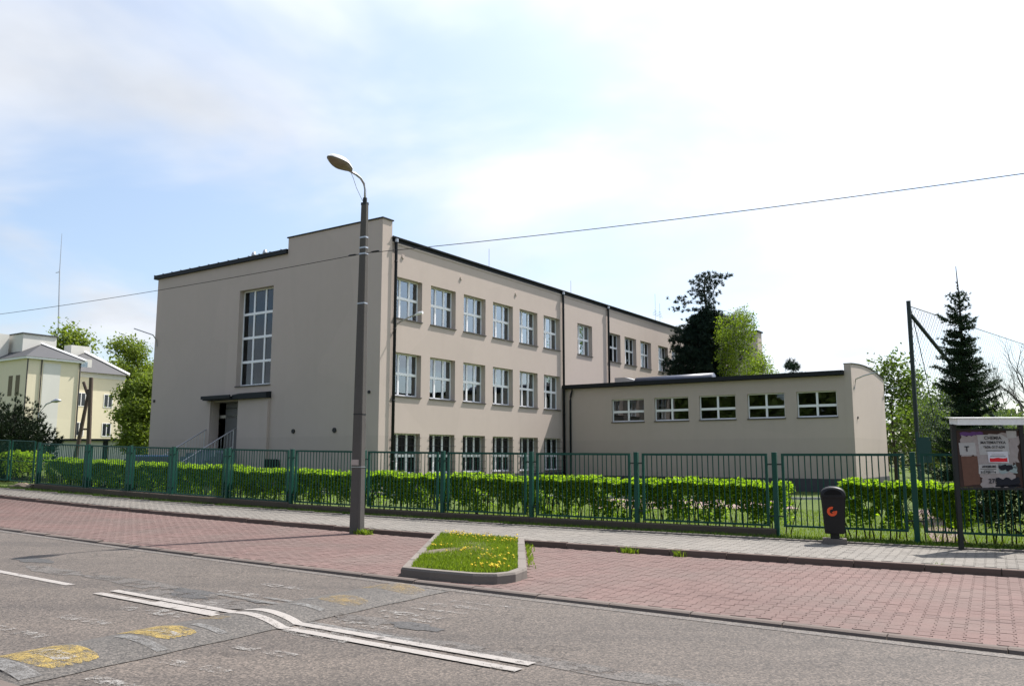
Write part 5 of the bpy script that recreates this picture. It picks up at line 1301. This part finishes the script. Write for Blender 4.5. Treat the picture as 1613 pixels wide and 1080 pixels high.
mb = MB(); mb.box((1.6, 4.5, EA + .8), (5.0, 10, EA + 3.0), YA); mb.build('attic', M['pale_wall'], rf); mb = MB(); mb.box((1.5, 4.4, EA + 3.0), (5.1, 10.1, EA + 3.12), YA); mb.build('attic_roof', M['roof_grey'], rf)
for d in (6.5, 8.2): mb = MB(); mb.box((.2, d, EA + .6), (1.2, d + .9, EA + 3.0), YA); mb.build('chimney', M['pale_wall'], rf)
for d in (1.2, 2.6): mb = MB(); mb.box((-.03, d, 7.6), (.2, d + .75, 9.6), YA); mb.build('window', surf('louvre_brown', (.13, .105, .06), .7) if d < 2 else bpy.data.materials['louvre_brown'], yh)
for d, lo in ((-.0, .0), (1.35, .0)): mb = MB(); mb.tube([YA(d, -.08, EA), YA(d, -.08, .3)], .06, 6); mb.build('downpipe', M['sill'], yh)
mb = MB(); mb.tube([YA(5.18, -.1, EA), YA(5.18, -.1, .3)], .07, 6); mb.build('downpipe', M['sill'], yh)
c2 = Vector((-47.4, 89.6, 0)); YB = yM(c2); EB = 10.85
mb = MB(); mb.box((-2, 0, 0), (5.7, 12, EB), YB); mb.build('wall', M['yellow_wall'], yh)
mb = MB(); mb.box((-2, -.05, EB - .55), (5.75, -.004, EB), YB); mb.build('frieze', M['pale_wall'], yh)
mb = MB(); mb.box((-2, -.03, 0), (5.72, -.003, 2.6), YB); mb.build('base_wall', M['pale_wall'], yh)
mb = MB(); v = [YB(*p) for p in ((-2.2, -.4, EB), (6.0, -.4, EB), (6.0, 12, EB), (-2.2, 12, EB), (2.6, 3.2, EB + 2.5), (2.6, 9, EB + 2.5))]; mb.add(v, [(0, 1, 4), (1, 2, 5, 4), (2, 3, 5), (3, 0, 4, 5), (0, 3, 2, 1)]); rf2 = mb.build('roof', M['roof_grey'], yh)
mb = MB(); mb.tube([YB(6.05, -.45, EB + .05), YB(2.6, 3.2, EB + 2.62)], .17, 4); mb.build('verge', M['white_trim'], rf2)
mb = MB(); mb.box((1.2, 3.5, EB + 1.5), (3.4, 5.0, EB + 3.3), YB); mb.build('chimney', M['pale_wall'], rf2)
mb = MB(); mb.box((-.6, .5, EB + .4), (2.0, 2.0, EB + 1.5), YB); mb.build('dormer', M['pale_wall'], rf2)
mb = MB(); mb.box((.0, .46, EB + .6), (1.5, .5, EB + 1.2), YB); mb.build('dormer_window', M['glass'], rf2)
M['dark_glass'] = surf('dark_glazing', (.02, .025, .03), .08, .1, 2, 10, 0, spec=.6)
for a0_ in (.25, 3.35):
    for z0_ in (3.9, 7.1):
        mb = MB(); w0 = 1.05
        mb.box((a0_, -.03, z0_), (a0_ + w0, .05, z0_ + .08), YB); mb.box((a0_, -.03, z0_ + 1.42), (a0_ + w0, .05, z0_ + 1.5), YB)
        for q in (0, .485, .97): mb.box((a0_ + q, -.03, z0_ + .081), (a0_ + q + .08, .05, z0_ + 1.419), YB)
        w = mb.build('window', M['white_trim'], yh); mb = MB(); mb.box((a0_ + .02, -.015, z0_ + .02), (a0_ + w0 - .02, .04, z0_ + 1.48), YB); mb.build('pane', M['dark_glass'], w)
# low garage strip in front of it
mb = MB(); mb.box((-38.6, 70, gz(-38, 70)), (-28, 73, 3.0)); g_ = mb.build('garage_row', M['pale_wall']); tag(g_, 'low pale garage building with a dark flat roof behind the wooden pole', 'garage'); mb = MB(); mb.box((-38.9, 69.6, 3.0), (-27.7, 73.3, 3.18)); mb.build('roof', M['flash'], g_); mb = MB(); mb.box((-34.3, 69.93, .6), (-33.9, 69.99, 2.99)); mb.build('door', M['flash'], g_)
# A-shaped wooden pole
wp = thing('wooden_pole', 'braced brown wooden utility pole in front of the yellow house', 'utility pole', (-25.3, 50, gz(-25.3, 50)))
mb = MB(); mb.tube([(-25.32, 50, .3), (-25.50, 50, 6.45)], [.15, .12], 8); mb.build('upright', M['wood'], wp)
mb = MB(); mb.tube([(-26.4, 50.2, .3), (-25.62, 50.1, 5.75)], [.14, .10], 8); mb.build('strut', M['wood'], wp)
mb = MB(); mb.tube([(-25.6, 50.1, 5.2), (-26.0, 50.1, 6.2)], .09, 6); mb.build('crossarm', M['wood'], wp)
mb = MB(); mb.tube([(-26.0, 50.1, 3.35), (-25.38, 50.05, 3.35)], .06, 6); mb.build('brace', M['wood'], wp)
# radio mast
mb = MB(); p0, p1, p2, p3 = px(92, 520, 112), px(94, 425, 112), px(95.3, 400, 112), px(97.5, 368, 112); p00 = Vector((p0.x, p0.y, gz(p0.x, p0.y)))
mb.tube([p00, p0, p1], [.13, .11, .08], 5); mb.tube([p1, p3], [.06, .03], 4); mb.tube([p1 + Vector((-.5, 0, -.4)), p1 + Vector((0, 0, -.3))], .05, 4)
tag(mb.build('radio_mast', M['steel']), 'thin radio mast rising behind the yellow house', 'mast')
# small yard lamp in front of the house
mb = MB(); q = px(84, 632, 60); mb.tube([(q.x - 1.0, q.y, gz(q.x, q.y)), (q.x - 1.0, q.y, q.z - .9), (q.x - .5, q.y, q.z - .2), (q.x, q.y, q.z)], .05, 6); yl = mb.build('yard_lamp', M['steel']); tag(yl, 'small grey yard lamp in front of the yellow house', 'street lamp')
mb = MB(); mb.tube([q + Vector((-.15, 0, -.02)), q + Vector((.2, 0, .06)), q + Vector((.55, 0, .05))], [.05, .16, .05], 8); mb.build('lamp_head', M['steel'], yl, True)

# ------------------------------------------------------------------ parked car behind the hedge
CX, CY = -15.3, 34.3; CZ = gz(CX, CY) - .06; CR = .25
car = thing('parked_car', 'blue hatchback parked behind the hedge near the entrance steps', 'car', (CX, CY, CZ), CR)
sec = [(-1.85, .30, .62, .70, .55), (-1.78, .22, .78, .80, .62), (-1.0, .20, .90, .84, .72), (-.55, .20, .95, .84, .74), (.05, .20, .97, .84, .75), (1.2, .20, .97, .84, .75), (1.70, .22, .95, .82, .7), (1.82, .32, .85, .76, .62)]
mb = MB(); v = []
for x, zb, zt2, wl_, wu in sec: v += [(x, -wl_, zb), (x, -wl_ - .02, (zb + zt2) / 2), (x, -wl_ + .05, zt2 - .04), (x, -wu, zt2), (x, wu, zt2), (x, wl_ - .05, zt2 - .04), (x, wl_ + .02, (zb + zt2) / 2), (x, wl_, zb)]
n = 8; mb.add(v, [tuple(range(n)), tuple(range(7 * n, 8 * n))[::-1]] + [(i * n + k, (i + 1) * n + k, (i + 1) * n + (k + 1) % n, i * n + (k + 1) % n) for i in range(7) for k in range(n)])
M['car'] = surf('car_paint_blue', (.04, .10, .22), .22, .05, 2, 20, 0, spec=.7)
bd = mb.build('body', M['car'], car, True, True); bd.modifiers.new('sub', 'SUBSURF').levels = 1
def cab(x0, x1, x2, x3, z0, z1, w0, w1): return [(x0, -w0, z0), (x3, -w0, z0), (x3, w0, z0), (x0, w0, z0), (x1, -w1, z1), (x2, -w1, z1), (x2, w1, z1), (x1, w1, z1)]
FB = [(0, 3, 2, 1), (4, 5, 6, 7), (0, 1, 5, 4), (1, 2, 6, 5), (2, 3, 7, 6), (3, 0, 4, 7)]
mb = MB(); mb.add(cab(-.85, -.25, 1.25, 1.72, .94, 1.30, .74, .58), FB); bevel(mb.build('windows', M['dark_glass'], car, False, True), .06, 3)
mb = MB(); mb.add(cab(-.30, -.16, 1.22, 1.34, 1.27, 1.33, .60, .55), FB); bevel(mb.build('roof', M['car'], car, False, True), .03, 3)
for x in (-1.15, 1.15):
    for y in (-.76, .76):
        mb = MB(); mb.tube([(x, y - .09, .29), (x, y + .09, .29)], .29, 18); w = mb.build('wheel', M['black'], car, False, True); mb = MB(); mb.tube([(x, y - .1, .29), (x, y + .1, .29)], .17, 12); mb.build('rim', M['steel'], w, False, True)
for y in (-.55, .55): mb = MB(); mb.box((-1.86, y - .14, .60), (-1.80, y + .14, .72)); mb.build('headlight', M['white'], car, False, True)

# ------------------------------------------------------------------ trees on the viewer's side of the street, met only as reflections in the glass
rnd = random.Random(99); mb = MB(); tips = []; P = []
for k in range(9):
    b = Vector(S(-26 + k * 8.5 + rnd.uniform(-1, 1), -19 - rnd.uniform(0, 4), 0)); H = rnd.uniform(12, 16.5); mb.tube([b, b + Vector((0, 0, H * .7))], [.2, .08], 6, False)
    for q in range(760):
        az = rnd.uniform(0, 6.28); rr_ = 3.6 * math.sqrt(rnd.random()); z = H * (.3 + .7 * rnd.random() ** .8 * (1 - (rr_ / 4.6) ** 2)); P += [(b.x + math.cos(az) * rr_ + rnd.gauss(0, .35), b.y + math.sin(az) * rr_ + rnd.gauss(0, .35), b.z + z + rnd.gauss(0, .3)) for _ in range(4)]
belt = leaves('tree_belt', P, .55, M['leaf_mid']); tag(belt, 'row of green trees across the street, mirrored darkly in the windows', 'trees', kind='stuff'); mb.build('trunks', M['bark'], belt)

# ------------------------------------------------------------------ distant wood closing the horizon
rnd = random.Random(5); P = []; mb = MB()
for k in range(150):
    a_ = -.42 + 1.55 * (k + rnd.random()) / 150; d_ = rnd.uniform(92, 118); X, Y = d_ * math.sin(a_), d_ * math.cos(a_); H = rnd.uniform(4.5, 8.5); b = base_at(X, Y)
    mb.tube([b, b + Vector((0, 0, H * .7))], [.16, .05], 5, False)
    for q in range(60):
        w = rnd.uniform(0, 6.28); rr_ = 2.6 * math.sqrt(rnd.random()); z = H * (.05 + .95 * rnd.random() * (1 - (rr_ / 3.4) ** 2)); P += [(b.x + math.cos(w) * rr_ + rnd.gauss(0, .3), b.y + math.sin(w) * rr_ + rnd.gauss(0, .3), b.z + z + rnd.gauss(0, .25)) for _ in range(4)]
wood = leaves('distant_wood', P, .42, M['leaf_wood']); tag(wood, 'distant dull green wood along the horizon behind the school', 'wood', kind='stuff'); mb.build('trunks', M['bark'], wood)
